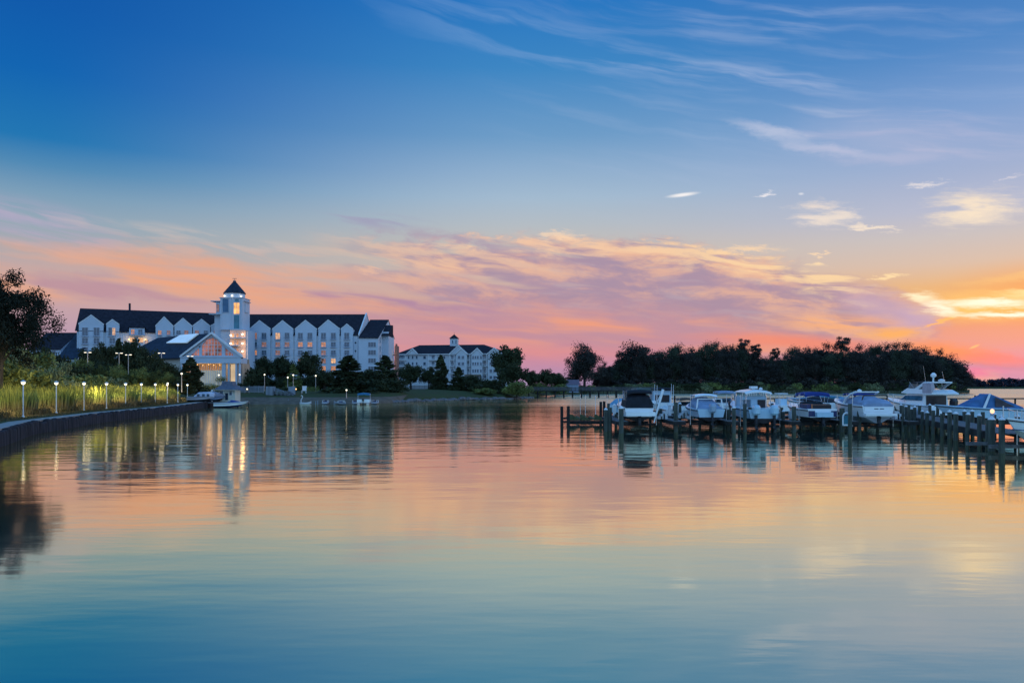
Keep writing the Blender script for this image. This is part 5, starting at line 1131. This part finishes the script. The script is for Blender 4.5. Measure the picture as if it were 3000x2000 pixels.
# right-hand pier coming towards the viewer
PA, PB = Vector((27.9, 43.2, 0)), Vector((37.2, 71.5, 0)); pr_ = empty('capped_pier', tuple(PA), 0, 'pier of many pale capped piles running away at the right edge', 'pier'); T_ = (PB-PA).normalized(); Nn = Vector((T_.y, -T_.x, 0)); Lp = (PB-PA).length
Xp = Matrix(((T_.x, Nn.x, 0, 0), (T_.y, Nn.y, 0, 0), (0, 0, 1, 0), (0, 0, 0, 1))); b = MB(); plank_deck(b, 0, Lp, 0, 2.0, .95, along='x'); b.build('deck', M_dock, pr_, Xp)
b = MB(); b.box(0, Lp, -.1, -.02, .5, .92); b.box(0, Lp, 2.02, 2.1, .5, .92); b.build('stringer', M_wooddk, pr_, Xp)
for i in range(13):
    for y in (-.3, 2.3):
        q = Xp @ Vector((.2+i*(Lp/12.5)+rnd.uniform(-.35, .35), y+rnd.uniform(-.12, .12), 0)); pile_on(pr_, q.x, q.y, 1.66+rnd.uniform(-.12, .22), rnd.uniform(.115, .15), rnd.random() < .9).rotation_euler = (rnd.uniform(-.02, .02), rnd.uniform(-.025, .025), 0)
P2a = Vector((37.2, 71.5, 0)); p2 = empty('far_pier', tuple(P2a), 0, 'crowd of short capped piles of the pier continuing behind the arch boat', 'pier'); b = MB(); plank_deck(b, -2, 8, 0, 2, .95, along='x'); b.build('deck', M_dock, p2)
for i in range(18): pile_on(p2, -5.5+i*.75, rnd.uniform(-.5, 12), 1.7+rnd.uniform(-.1, .3), .14, True)
# breakwater walkway far behind
bw_ = empty('breakwater_walkway', (32, 150, 0), 0, 'thin dark walkway line on posts far behind the moored boats', 'dock'); MB().box(0, 90, -.6, .6, 1.15, 1.38).build('deck', M_wooddk, bw_)
for i in range(23): pile_on(bw_, i*4.0+.5, 0, 1.14 if i % 3 else 1.9, .16, False, M_wooddk)
# lift: beams, bunks, guide poles
def lift(u, d, z, B, lab, y1=5.0, poles=True, piles=False):
    t = empty('boat_lift', (*at(u, d)[:2], 0), 0, lab, 'boat lift', 'lifts holding the row of boats'); w = B/2+.35; b = MB()
    for y in (1.0, y1): b.box(-w, w, y-.09, y+.09, z-.34, z-.16)
    for s in (-.55, .55): b.box(s-.08, s+.08, .6, y1+.5, z-.159, z-.0)
    b.build('cradle', M_wooddk, t)
    if poles:
        p = MB()
        for s in (-w+.05, w-.05):
            for y in (.9,): p.tube((s, y, z-.3), (s, y, 3.0), .03, n=7)
        p.build('guide_pole', M_steel, t)
    if piles:
        for s in (-w, w):
            for y in (1.0, y1): pile_on(t, s, y, z-.16, .1)
    return t
# left empty lift
el_ = empty('empty_lift', (*at(1646, 71)[:2], 0), 0, 'empty boat lift with bare piles at the left end of the marina', 'boat lift'); xx = lambda u, d: (u-CX)/F*d-el_.location.x
for u, d, zt in ((1646, 71, 1.76), (1665, 70.5, 1.8), (1760, 79, 2.04), (1770, 79.5, 2.08)): pile_on(el_, xx(u, d), d-71, zt, .145, False, M_wooddk)
b = MB(); b.box(-.05, 4.35, -.1, .12, .24, .40); b.box(.6, 4.35, -.08, .1, .10, .236); b.box(.7, 3.9, 7.8, 8, .2, .4); b.build('beam', M_wooddk, el_); b = MB()
for x in (.75, 1.75, 3.1): b.prism([(x+.9*0, .42), (x+1.1, .42), (x+.3, .95), (x+.05, 1.0)], .5, .7, 'y'); b.box(x+.2, x+.35, .3, 7.5, .42, .56)
b.build('bunk', mat('bunk carpet', (.10, .11, .05), .9, .2, 4), el_); b = MB()
for u, vt in ((1700, 1155), (1715, 1157), (1779, 1155)): b.tube((xx(u, 72), 1, .3), (xx(u, 72), 1, zv(vt, 72)), .028, n=6)
b.build('guide_pole', M_steel, el_)
# ---- A: black camper-covered cruiser
A = boat('cabin_cruiser', 'white cruiser with tall black canvas enclosure, leftmost of the big lifted boats', 1873, 60.5, .78); hull(A, 8.2, 2.5, 1.15, .45)
MB().box(-1.17, 1.17, -.75, .02, .50, .82).build('swim_platform', M_gel, A)
arch_cover(A, 'canvas_enclosure', M_black, ((-.05, 1.12, 1.12, .9), (.5, 1.1, 1.12, 1.22), (2.4, 1.08, 1.15, 1.3), (3.4, 1.0, 1.2, .5)))
bimini(A, -.1, 2.2, 1.0, 2.5, M_black, 1.1, .1, .16); windshield(A, 3.6, 1.05, 1.25, .5); rails(A, 8.2, 2.5, 1.15, .45); drive(A, 0, .35)
p = MB(); p.tube((1.95, .2, 2.6), (1.1, -.4, -.05), .11, .05, 8); p.tube((1.75, .0, 2.2), (1.3, .4, 1.2), .06, n=6); p.build('boarding_plank', M_white, A)
lift(1873, 60.5, .78, 2.5, 'lift with dark cradle under the black canvas cruiser')
# ---- B: grey-blue cover, centre outboard
B_t = boat('covered_runabout', 'lifted boat under tight grey blue cover with one centre outboard', 2084, 60.5, .80); hull(B_t, 7.2, 2.35, .98, .35, M_gelb)
arch_cover(B_t, 'canvas_cover', M_canv, ((.12, 1.06, .98, .1), (.7, 1.04, 1.0, .3), (2.6, .98, 1.05, .86), (3.2, .95, 1.08, .9), (4.6, .8, 1.12, .4), (6.8, .12, 1.3, .05)))
w = MB(); w.prism([(-1.12, 0.92), (-.98, .98), (-.92, 1.82), (-1.0, 1.82)], .5, .62, 'y'); w.prism([(1.12, .92), (.98, .98), (.92, 1.82), (1.0, 1.82)], .5, .62, 'y'); w.box(-.98, .98, .5, .6, 1.8, 1.86); w.build('hardtop_frame', M_gel, B_t)
bimini(B_t, 1.6, 3.0, .92, 2.12, M_gel, 1.8, .12, .04); outboard(B_t, 0, -.3, .72, None, 1.25); lift(2084, 60.5, .80, 2.35, 'lift with white guide poles under the grey covered boat')
# ---- C: fishing boat with hardtop, radar and twin outboards
Ct = boat('fishing_boat', 'tall white fishing boat with hardtop, radar box and twin outboards', 2238, 60, .66); hull(Ct, 8.4, 2.6, 1.15, .5, M_gelb)
ca = MB(); ca.box(-.95, .95, 2.4, 4.6, 1.1, 2.15); ca.box(-1.02, 1.02, 2.3, 2.4, 1.9, 1.98); ca.build('cabin', M_gelb, Ct)
for (xa_, xb_, m_) in ((-.9, -.35, M_tint), (.28, .9, M_vinyl)): MB().box(xa_, xb_, 2.33, 2.399, 1.2, 1.86).build('window', m_, Ct)
MB().box(-.28, .22, 2.34, 2.399, 1.15, 1.9).build('door', M_gelb, Ct)
e_ = MB().box(-.98, .98, 2.5, 2.56, 1.99, 2.36); e_.build('clear_curtain', mat('clear curtain', (.45, .6, .55), .15, .2, 2, spec=.8), Ct)
h_ = MB().loft([[(x*1.08, y, 2.45+.2*(1-x*x)+zo) for x in (-1, -.6, 0, .6, 1)]+[(x*1.08, y, 2.37+.14*(1-x*x)+zo) for x in (1, .6, 0, -.6, -1)] for y, zo in ((1.2, -.04), (1.5, .06), (4.2, .1), (4.5, .02))]).build('hardtop', M_gel, Ct)
fr = MB()
for s in (-1, 1):
    for y in (1.4, 2.4, 4.2): fr.tube((s*.98, y, 2.42), (s*1.02, y, 1.12), .035, n=6)
    for k_ in range(5): fr.tube((s*(.2+.18*k_), 1.3, 2.46), (s*(.2+.18*k_), 1.3, 2.22), .035, n=5)
fr.build('frame', M_steel, h_); r_ = MB().box(-.33, .22, 2.2, 2.7, 2.78, 3.0); r_.lathe([(.12, 2.66), (.12, 2.8)], -.05, 2.45, 8); r_.build('radar_box', M_white, h_); MB().lathe([(.05, 2.66), (.16, 2.74), (.16, 2.82), (.03, 2.9)], .5, 2.3, 10).build('antenna_dome', M_white, h_)
tr_ = MB().box(-1.2, -.98, -.02, 2.3, 1.15, 1.3); tr_.box(.98, 1.2, -.02, 2.3, 1.15, 1.3); tr_.box(-1.2, -.3, -.02, .2, 1.15, 1.32); tr_.box(.35, 1.2, -.02, .2, 1.15, 1.32); tr_.build('gunwale', M_gel, Ct)
outboard(Ct, -.72, -.3, .7, M_gelb, 1.35); outboard(Ct, .72, -.3, .7, M_gelb, 1.35); rails(Ct, 8.4, 2.6, 1.15, .5); lift(2238, 60, .66, 2.6, 'lift under the twin outboard fishing boat')
# ---- D: blue bimini runabout
D = boat('bowrider', 'white and navy runabout under a royal blue sunshade', 2410, 60.2, .80); hull(D, 7.0, 2.5, 1.0, .35, M_gel, M_bot)
q = MB(); q.box(-1.13, -.62, -.035, -.005, .42, .88); q.box(.68, 1.13, -.035, -.005, .42, .88); q.build('navy_panel', M_navy, D); MB().box(-.62, .66, -.5, .0, .40, .78).build('swim_platform', M_gelb, D)
ck = MB(); ck.box(-.75, .85, .35, 2.4, 1.02, 1.36); ck.build('cockpit_cover', M_vinyl, D); MB().box(-1.12, -.75, .4, 2.2, 1.0, 1.4).build('side_curtain', M_navy, D)
MB().box(-.78, -.68, .3, .34, 1.02, 1.42).build('orange_strap', mat('orange strap', (.5, .16, .06), .6, .1, 3), D)
windshield(D, 3.0, 1.05, 1.05, .5); bimini(D, 1.0, 3.2, 1.0, 2.28, M_blue, 1.1, .12, .2); drive(D, 0, .25); rails(D, 7, 2.5, 1.0, .35); lift(2410, 60.2, .80, 2.5, 'lift under the blue topped runabout')
# ---- E: grey cover with radar arch
E = boat('arch_cruiser', 'white cruiser with rounded grey cover and swept arch', 2573, 60, .68); hull(E, 8.0, 2.7, 1.42, .45, M_gel, mat('pale bottom paint', (.35, .36, .40), .6, .1, 2))
arch_cover(E, 'canvas_cover', M_canv, ((-.03, 1.2, 1.36, .25), (.4, 1.2, 1.4, .55), (2.2, 1.12, 1.45, .75), (4.2, .95, 1.5, .5), (7.2, .2, 1.75, .08)))
q = MB(); q.box(-1.12, .72, -.06, -.01, .95, 1.34); q.box(-1.25, 1.25, -.55, .0, .62, .8); q.build('swim_platform', M_gel, E)
for x in (-.35, .1): MB().box(x, x+.33, -.075, -.06, 1.14, 1.2).build('name_lettering', M_roofb, E)
ar = MB()
for s in (-1, 1): ar.path([(s*1.2, 3.6, 1.5), (s*1.17, 3.2, 1.95), (s*1.05, 2.6, 2.32), (s*.9, 1.9, 2.5)], .09, 6)
ar.box(-.95, .95, 1.75, 2.15, 2.46, 2.55); ar.lathe([(.16, 2.55), (.18, 2.65), (.04, 2.73)], -.6, 1.95, 9); ar.build('radar_arch', M_gel, E); bimini(E, 2.6, 4.2, 1.0, 2.36, M_blue, 1.5, .05, .07)
pp = MB(); pp.path([(-.95, .8, 1.7), (-.93, .6, 2.15), (-.8, .55, 2.24), (.9, .55, 2.24), (1.02, .6, 2.15), (1.05, .8, 1.7)], .055, 6); pp.build('cover_bow', M_brown, E); drive(E, 0, .4)
rg_ = MB(); rg_.lathe([(.24, -.03), (.24, .03)], n=12); lift(2573, 60, .68, 2.7, 'lift under the arch cruiser')
# ---- F: flybridge yacht
Fy = boat('flybridge_yacht', 'large flybridge motor yacht with radar dome and black tender engine', 2768, 72, .5, .1, 'yacht'); Fy.scale = (.86, .8, .86); hull(Fy, 11.5, 3.6, 1.5, .75)
s_ = MB().loft([[(x*w_, y, z) for x in (-1, 1)]+[(x*w_*.86, y, z+h) for x in (1, -1)] for y, w_, z, h in ((1.6, 1.5, 1.5, 1.25), (5.2, 1.45, 1.6, 1.25), (7.6, .9, 1.8, .25))]).build('cabin', M_gel, Fy)
MB().box(-1.2, 1.2, 1.52, 1.59, 1.55, 2.62).build('cabin_opening', M_vinyl, s_)
for s in (-1, 1): MB().prism([(2.0, 2.05), (6.3, 2.1), (5.2, 2.6), (2.0, 2.6)], s*1.46-.03, s*1.46+.03, 'x').build('side_window', M_tint, s_)
fb2 = MB().loft([[(x*1.65, y, z) for x in (-1, 1)]+[(x*1.6, y, z+h) for x in (1, -1)] for y, z, h in ((-.1, 2.78, .12), (1.0, 2.78, .5), (4.6, 2.85, .62), (5.8, 2.9, .1))]).build('flybridge', M_gel, Fy)
ar = MB()
for s in (-1, 1): ar.prism([(3.4, 3.35), (2.6, 3.35), (.9, 4.1), (1.5, 4.15)], s*1.5-.06, s*1.5+.06, 'x')
ar.box(-1.5, 1.5, .9, 1.5, 4.05, 4.18); ar.build('arch', M_gel, fb2); MB().loft([[(x*1.5, y, z) for x in (-1, 1)]+[(x*1.35, y, z+.7) for x in (1, -1)] for y, z in ((4.3, 3.4), (4.6, 3.4))]).build('bridge_screen', M_tint, fb2)
bimini(Fy, 1.2, 4.4, 1.5, 4.15, M_black, 3.3, .1, .08); r_ = MB(); r_.tube((-.6, 1.2, 4.15), (-.7, 1.0, 4.7), .09); r_.lathe([(.1, 4.65), (.3, 4.8), (.3, 5.0), (.1, 5.2)], -.7, 1.0, 12); r_.build('radar_dome', M_gel, fb2)
MB().lathe([(.15, 4.18), (.35, 4.24), (.35, 4.4), (.1, 4.5)], .4, 1.2, 12).build('satellite_dome', M_white, fb2); m_ = MB()
for x, y, z0_, z1_ in ((-1.3, 1.5, 4.1, 6.0), (1.3, 2.0, 4.1, 5.4)): m_.tube((x, y, z0_), (x-.5, y-.3, z1_), .025, .01, 5)
m_.build('antenna', M_steel, fb2); MB().box(-1.7, 1.7, -1.0, 0, .5, .62).build('swim_platform', M_gel, Fy); outboard(Fy, .75, -.35, 1.35, M_motb, 1.6); rails(Fy, 11.5, 3.6, 1.5, .75)
w_ = MB().prism([(-1.65, 2.9), (-1.65, 4.0), (-1.35, 4.1), (-1.2, 3.4)], -.05, 1.6, 'y').build('side_curtain', mat('pink grey curtain', (.5, .42, .45), .6, .1, 2), fb2)
# ---- G: blue camper top, side on
G = boat('blue_cruiser', 'low cruiser under pointed blue canvas with pale stripe, at the right edge', 2990, 60, .6, R(82)); hull(G, 6.4, 2.4, 1.25, .3, M_gelb)
q = MB(); q.loft([[(-1.1, .3, 1.3), (-1.0, .3, 1.4), (1.0, .3, 1.4), (1.1, .3, 1.3)], [(-1.05, 2.6, 1.3), (-.75, 2.6, 2.45), (.75, 2.6, 2.45), (1.05, 2.6, 1.3)], [(-.95, 4.6, 1.35), (-.6, 4.4, 1.5), (.6, 4.4, 1.5), (.95, 4.6, 1.35)]]); q.build('camper_top', mat('mid blue canvas', (.06, .16, .34), .8, .15, 2, bump=.4), G)
for s in (-1, 1):
    MB().prism([(.9, 1.42), (2.35, 1.42), (2.35, 2.2)], s*1.03-.03, s*1.03+.03, 'x').build('mesh_window', mat('dark mesh', (.07, .05, .06), .6, .2, 3), G)
    a_ = MB().loft([[(s*1.12, 3.1, 1.3), (s*1.12, 3.3, 1.3), (s*1.06, 3.3, 1.3), (s*1.06, 3.1, 1.3)], [(s*.82, 2.55, 2.46), (s*.82, 2.7, 2.46), (s*.76, 2.7, 2.46), (s*.76, 2.55, 2.46)]]).build('pale_stripe', M_white, G)
# ---- H: bow poking in from the right
Hb = boat('moored_bow', 'white boat bow with blue line poking in at the lower right edge', 3330, 40.5, .35, R(90)); Hb.location = (26.35+6.5, 42.6, .12); Hb.rotation_euler = (0, 0, R(112)); hull(Hb, 7.0, 2.5, 1.3, .5, M_gel, mat('cream bottom', (.5, .47, .42), .5, .08, 2)); s_ = MB()
for s in (-1, 1): s_.path([(s*(hull_sec(i/10, 7, 2.5, 1.3, .5)[0]*.93+.03), hull_sec(i/10, 7, 2.5, 1.3, .5)[4]-.04*(i/10)**3*7, hull_sec(i/10, 7, 2.5, 1.3, .5)[1]*.68) for i in range(11)], .03, 5)
s_.build('blue_line', M_navy, Hb); rails(Hb, 7, 2.5, 1.3, .5); hl = empty('near_lift', (26.2, 41.5, 0), 0, 'lift beams and thin poles beside the white bow at the right edge', 'boat lift')
MB().box(.2, 6, -.1, .1, .22, .4).build('beam', M_dock, hl); MB().box(.2, 6, 2, 2.2, .22, .4).build('beam', M_dock, hl)
for x, z in ((.95, 2.55), (1.72, 2.3)): MB().tube((x, 0, -.8), (x, 0, z), .035, n=7).build('guide_pole', M_steel, hl)
for i, (u, d, zt, r) in enumerate(((2905, 42.2, 1.76, .17), (2935, 41, 1.8, .15))):
    t = empty('mooring_pile', (*at(u, d)[:2], 0), 0, ['thick capped mooring pile at the near end of the pier', 'second big capped pile, right of the thickest one'][i], 'mooring pile', 'big near mooring piles'); pile_on(t, 0, 0, zt, r, True)
# ---- boats of the second row, seen between the first
def small_boat(name, lab, u, d, z, L, B, hs, rot, side, top=None, cover=None, motor=None, tz_=1.9, ws=True):
    t = boat(name, lab, u, d, z, rot); hull(t, L, B, hs, .3, side)
    if cover: arch_cover(t, 'canvas_cover', cover, ((.1, B*.44, hs, .15), (.6, B*.44, hs, .4), (L*.42, B*.42, hs+.04, .62), (L*.65, B*.32, hs+.08, .3), (L*.93, B*.06, hs+.2, .05)))
    elif ws: windshield(t, L*.45, B*.42, hs+.03, .42)
    if top: bimini(t, L*.15, L*.45, B*.42, tz_, top, hs, .1, .14)
    if motor: outboard(t, 0, -.25, hs*.7, motor, 1.0)
    return t
I_ = small_boat('hardtop_cruiser', 'blue white cruiser with black hardtop behind the white boarding plank', 1949, 78, .7, 8, 2.4, 1.2, 0, M_gel, M_black, None, None, 2.75); MB().box(-.9, .9, 1.6, 3.6, 1.2, 2.5).build('cabin', M_gelb, I_); MB().box(-.75, .75, 1.5, 1.59, 1.3, 2.05).build('door', M_vinyl, I_)
small_boat('console_boat', 'small boat with arched brown canvas frame behind the dock', 2022, 76, .75, 6, 2.0, .85, 0, M_gel, M_brown, None, M_mot, 1.65)
small_boat('white_dinghy', 'low white boat with raised motor left of the brown framed one', 1975, 73, .8, 4.5, 1.7, .6, 0, M_gel, None, None, M_motb, ws=False)
Kb = small_boat('centre_console', 'small white centre console with high seat right of the fishing boat', 2314, 77, .8, 6, 2.0, .85, 0, M_gel, None, None, None, 2.2, False); MB().box(-.45, .45, 2, 3, .8, 1.55).build('console', M_gelb, Kb); MB().box(-.5, .5, 1.9, 3.1, 2.05, 2.15).build('hardtop', M_white, Kb)
q = MB(); [q.tube((x, y, .8), (x, y, 2.06), .025, n=5) for x in (-.45, .45) for y in (2, 3)]; q.build('frame', M_steel, Kb)
small_boat('teal_covered_boat', 'blue white covered boat at the left of the black canvas cruiser', 1815, 73, .75, 6.5, 2.3, 1.05, -.25, M_gelb, None, mat('light blue canvas', (.16, .34, .48), .8, .15, 2), M_mot)
small_boat('olive_topped_boat', 'boat with olive framed top rising behind the black canvas cruiser', 1898, 79, 1.0, 7, 2.2, 1.1, .1, M_gel, mat('olive canvas', (.10, .12, .10), .8, .1, 2), None, None, 2.4)
small_boat('navy_covered_boat', 'boat under dark navy cover right of the blue topped runabout', 2452, 77, .95, 6.5, 2.3, 1.0, .5, M_gel, None, M_black, M_mot)
small_boat('green_capped_boat', 'pale blue boat with green tipped teal cover left of the arch cruiser', 2497, 80, .95, 7, 2.4, 1.15, .9, M_gelb, M_tealc, mat('sky blue canvas', (.12, .30, .42), .8, .15, 2), None, 1.55)
small_boat('bow_rail_boat', 'white boat seen between the grey covered boat and the fishing boat', 2137, 78, .8, 6.5, 2.2, 1.05, 0, M_gel, M_canv, None, M_motb, 2.3)
small_boat('open_skiff', 'white open skiff lying low behind the pier piles', 2672, 73, .35, 5, 1.9, .7, .7, M_gel, None, None, M_mot, ws=False)
small_boat('white_cuddy', 'white boat with blue interior beside the flybridge yacht', 2705, 78, .5, 6.5, 2.3, 1.1, .3, M_gel, None, M_canv, None)
# dock furniture
def pedestal(x, y, lab, h=.9):
    t = empty('dock_pedestal', (x, y, .95), 0, lab, 'power pedestal', 'power pedestals on the dock'); MB().box(-.13, .13, -.11, .11, 0, h).build('cabinet', M_white, t); MB().lathe([(.2, h), (.2, h+.05), (.05, h+.2)], n=4).build('lamp_head', M_cap, t); return t
for i, u in enumerate((1800, 1962, 1990, 2128, 2168, 2352, 2478)): pedestal(*at(u, 69.2+(i % 2)*.9)[:2], 'white power pedestal on the dock, number counted from left: '+['first', 'second', 'third', 'fourth', 'fifth', 'sixth', 'seventh'][i])
def dock_steps(u, d, s, lab):
    t = empty('dock_steps', (*at(u, d)[:2], .9), 0, lab, 'boarding steps', 'white boarding steps on the finger piers'); b = MB()
    for i in range(3): b.box(-.3+s*.22*i-.15, -.3+s*.22*i+.2, -.3, .3, .0, .22*(i+1))
    b.build('steps', M_cap, t)
for i, (u, s) in enumerate(((1942, 1), (2000, 1), (2030, 1), (2300, -1), (2345, -1), (2648, -1))): dock_steps(u, 63.5 if i not in (1, 3) else 65.5, s, 'white boarding steps, '+['right of the boarding plank', 'behind the tall pile', 'left of the grey covered boat', 'right of the fishing boat', 'left of the blue topped runabout', 'right of the arch cruiser'][i])
lr = empty('life_ring_stand', (*at(2480, 59.2)[:2], .5), 0, 'white arched life ring frame between two dark piles', 'life ring stand'); q = MB(); q.path([(-.28, 0, .1), (-.28, 0, .8), (-.18, 0, 1.0), (0, 0, 1.08), (.18, 0, 1.0), (.28, 0, .8), (.28, 0, .1)], .06, 6); q.box(-.3, .3, -.06, .06, .04, .16); q.build('frame', M_cap, lr)
MB().box(-.2, .2, -.02, .04, .17, .85).build('board', M_tealc, lr)
dlm = empty('dock_lamp', (*at(2907, 43.8)[:2], .95), 0, 'small orange dock lamp glowing over the capped piles', 'lamp'); MB().lathe([(.1, 0), (.1, 1.1)], n=8).build('post', M_mot, dlm); MB().lathe([(.03, 1.1), (.11, 1.16), (.11, 1.3), (.02, 1.38)], n=8).build('bulb', mat('dim orange glass', (.8, .5, .3), .3, 0, 1, emit=(1, .5, .25), es=1.6), dlm)
gm = empty('channel_marker', (*at(2664, 148)[:2], 0), 0, 'green triangular channel marker on a post behind the piles', 'channel marker'); MB().lathe([(.16, -1), (.14, 2.6)], n=7).build('post', M_wooddk, gm); MB().prism([(-.8, 2.0), (.8, 2.0), (0, 3.5)], -.05, .05, 'y').build('board', mat('green board', (.02, .3, .14), .5, .1, 3), gm)
# masts and outriggers that stick up
for i, (u, v, d, z0_) in enumerate(((1918, 1125, 76, 1.5), (1925, 1128, 77, 1.5), (1967, 1124, 77, 1.5), (1973, 1127, 78, 1.5), (2362, 1150, 72, .9), (1745, 1158, 74, .3))):
    t = MB().tube((0, 0, 0), (0, 0, zv(v, d)-z0_), .03, .018, 6).build('whip_antenna', M_white, loc=(*at(u, d)[:2], z0_)); tag(t, 'thin upright pole among the boats, ' + ['just right of the black canvas cruiser', 'beside another pole by the boarding plank', 'at the right of the black hardtop', 'outermost pole by the black hardtop', 'left of the blue sunshade', 'over the left dock end'][i], 'pole')
# ---------------------------------------------------------------- boats on the hotel side
sw = empty('swan_pedal_boat', (*at(894, 156)[:2], 0), 0, 'white swan shaped pedal boat floating off the beach', 'pedal boat'); b = MB()
b.loft([[(x, y, z) for y, z in ((-w_, .1), (-w_*.7, -.1), (w_*.7, -.1), (w_, .1), (w_*.8, h), (-w_*.8, h))] for x, w_, h in ((-1.3, .2, .5), (-.8, .6, .42), (.2, .7, .4), (1.1, .5, .55), (1.5, .1, .75))]); sw.scale = (.85, .85, .9); b.build('body', mat('dull white paint', (.5, .5, .5), .5, .06, 1), sw)
MB().path([(-.9, 0, .3), (-1.05, 0, .9), (-.75, 0, 1.35), (-.62, 0, 1.75), (-.75, 0, 2.0), (-.98, 0, 1.98)], .13, 8).build('neck', mat('dull white paint', (.5, .5, .5), .5, .06, 1), sw); MB().tube((-.98, 0, 1.98), (-1.25, 0, 1.88), .08, .03).build('beak', mat('orange beak', (.5, .2, .03), .5, .1, 3), sw)
for i, (u, d, lab) in enumerate(((951, 154, 'small white dinghy with dark seat left of the striped lamp post'), (1012, 153, 'wider grey white dinghy beside the globe lamp'), (1040, 154, 'grey white dinghy between the globe lamp and the blue topped boat'), (1095, 155, 'rightmost white dinghy with raised rails'))):
    t = empty('pedal_dinghy', (*at(u, d)[:2], 0), R(90) if i == 1 else rnd.uniform(-.3, .3), lab, 'dinghy', 'small boats moored off the beach'); t.scale = (.85, .85, .85); hull(t, 2.8, 1.5 if i != 1 else 1.3, .5, .15, mat('grey white hull', (.4, .42, .48), .4, .06, 1)); MB().box(-.4, .4, .8, 1.5, .5, .85).build('seat', M_navy, t)
    q = MB(); [q.path([(s*.6, .2, .5), (s*.6, .3, .95), (s*.55, 1.6, .95), (s*.5, 1.8, .5)], .04, 5) for s in (-1, 1)]; q.build('rail', M_white, t)
pt = empty('pontoon_boat', (*at(1064, 152)[:2], 0), .1, 'pontoon boat with blue sunshade moored off the beach', 'pontoon boat'); b = MB(); [b.tube((s, -.2, .1), (s, 4, .1), .28, n=10) for s in (-.9, .9)]; b.build('float', M_metal, pt); MB().box(-1.25, 1.25, 0, 4, .35, .45).build('deck', M_metal, pt)
b = MB(); b.box(-1.25, -1.19, 0, 4, .45, 1.05); b.box(1.19, 1.25, 0, 4, .45, 1.05); b.box(-1.19, 1.19, -.02, .04, .45, 1.05); b.box(-1.19, 1.19, 3.96, 4.02, .45, 1.05); b.build('side_panel', M_gel, pt); bimini(pt, .6, 3.2, 1.2, 2.25, mat('teal blue sunshade', (.03, .16, .3), .8, .1, 2), 1.0, .15, .3); outboard(pt, 0, -.3, .7, M_motb, 1)
for i, (u, d, h) in enumerate(((925, 155, .7), (931, 155, .8), (979, 155, .75), (983, 156, .6), (845, 160, 1.0))):
    t = MB().lathe([(.09, -.8), (.08, h)], n=7).build('beach_post', M_fgrey, loc=(*at(u, d)[:2], 0)); tag(t, 'short grey mooring post in the shallow water off the beach', 'post', 'short posts off the beach')
bb2 = boat('blue_white_boat', 'blue and white motorboat moored before the white boathouse', 648, 131, .05, R(-78)); bb2.location = (*at(628, 130)[:2], .02); hull(bb2, 5.6, 2.0, .75, .3, M_gel, M_navy); arch_cover(bb2, 'canvas_cover', M_blue, ((2.2, .5, .78, .2), (2.8, .75, .8, .5), (3.8, .6, .85, .3), (4.4, .2, .9, .05))); windshield(bb2, 3.2, .8, .8, .3)
cb2 = boat('covered_boat', 'white cabin boat wrapped in pale plastic on the bulkhead', 575, 128, 1.3, R(-80)); cb2.location = (*at(550, 130)[:2], 1.02); cb2.scale = (.85, .85, .85); hull(cb2, 5.5, 2.2, 1.0, .3, mat('grey white hull', (.4, .42, .48), .4, .06, 1)); arch_cover(cb2, 'shrink_wrap', mat('pale plastic wrap', (.5, .52, .62), .4, .1, 1, bump=.4), ((1.4, .9, 1.0, .3), (2.2, 1.0, 1.0, .95), (4.2, .98, 1.05, 1.0), (5.2, .5, 1.1, .7)))
for i, x_ in enumerate((2.0, 3.0, 3.9)): MB().box(1.02, 1.06, x_, x_+.5, 1.1, 1.6).build('window', M_glass, cb2)
cb3 = boat('tarped_boat', 'grey tarped boat between the wrapped boat and the boathouse', 628, 132, 1.2, R(-75)); cb3.location = (*at(604, 134)[:2], 1.0); cb3.scale = (.9, .9, .9); hull(cb3, 3.8, 1.9, .9, .25, M_canv); arch_cover(cb3, 'tarp', mat('grey tarp', (.25, .26, .33), .7, .15, 1, bump=.5), ((.2, .8, .9, .5), (1.4, .9, .9, 1.2), (2.8, .7, .95, .7), (3.6, .2, 1.0, .1)))
t = MB().lathe([(.14, 0), (.14, 2.1)], n=8).build('white_post', M_white, loc=(*at(621, 134)[:2], 1.0)); tag(t, 'thick white post between the wrapped boat and the boathouse', 'post')
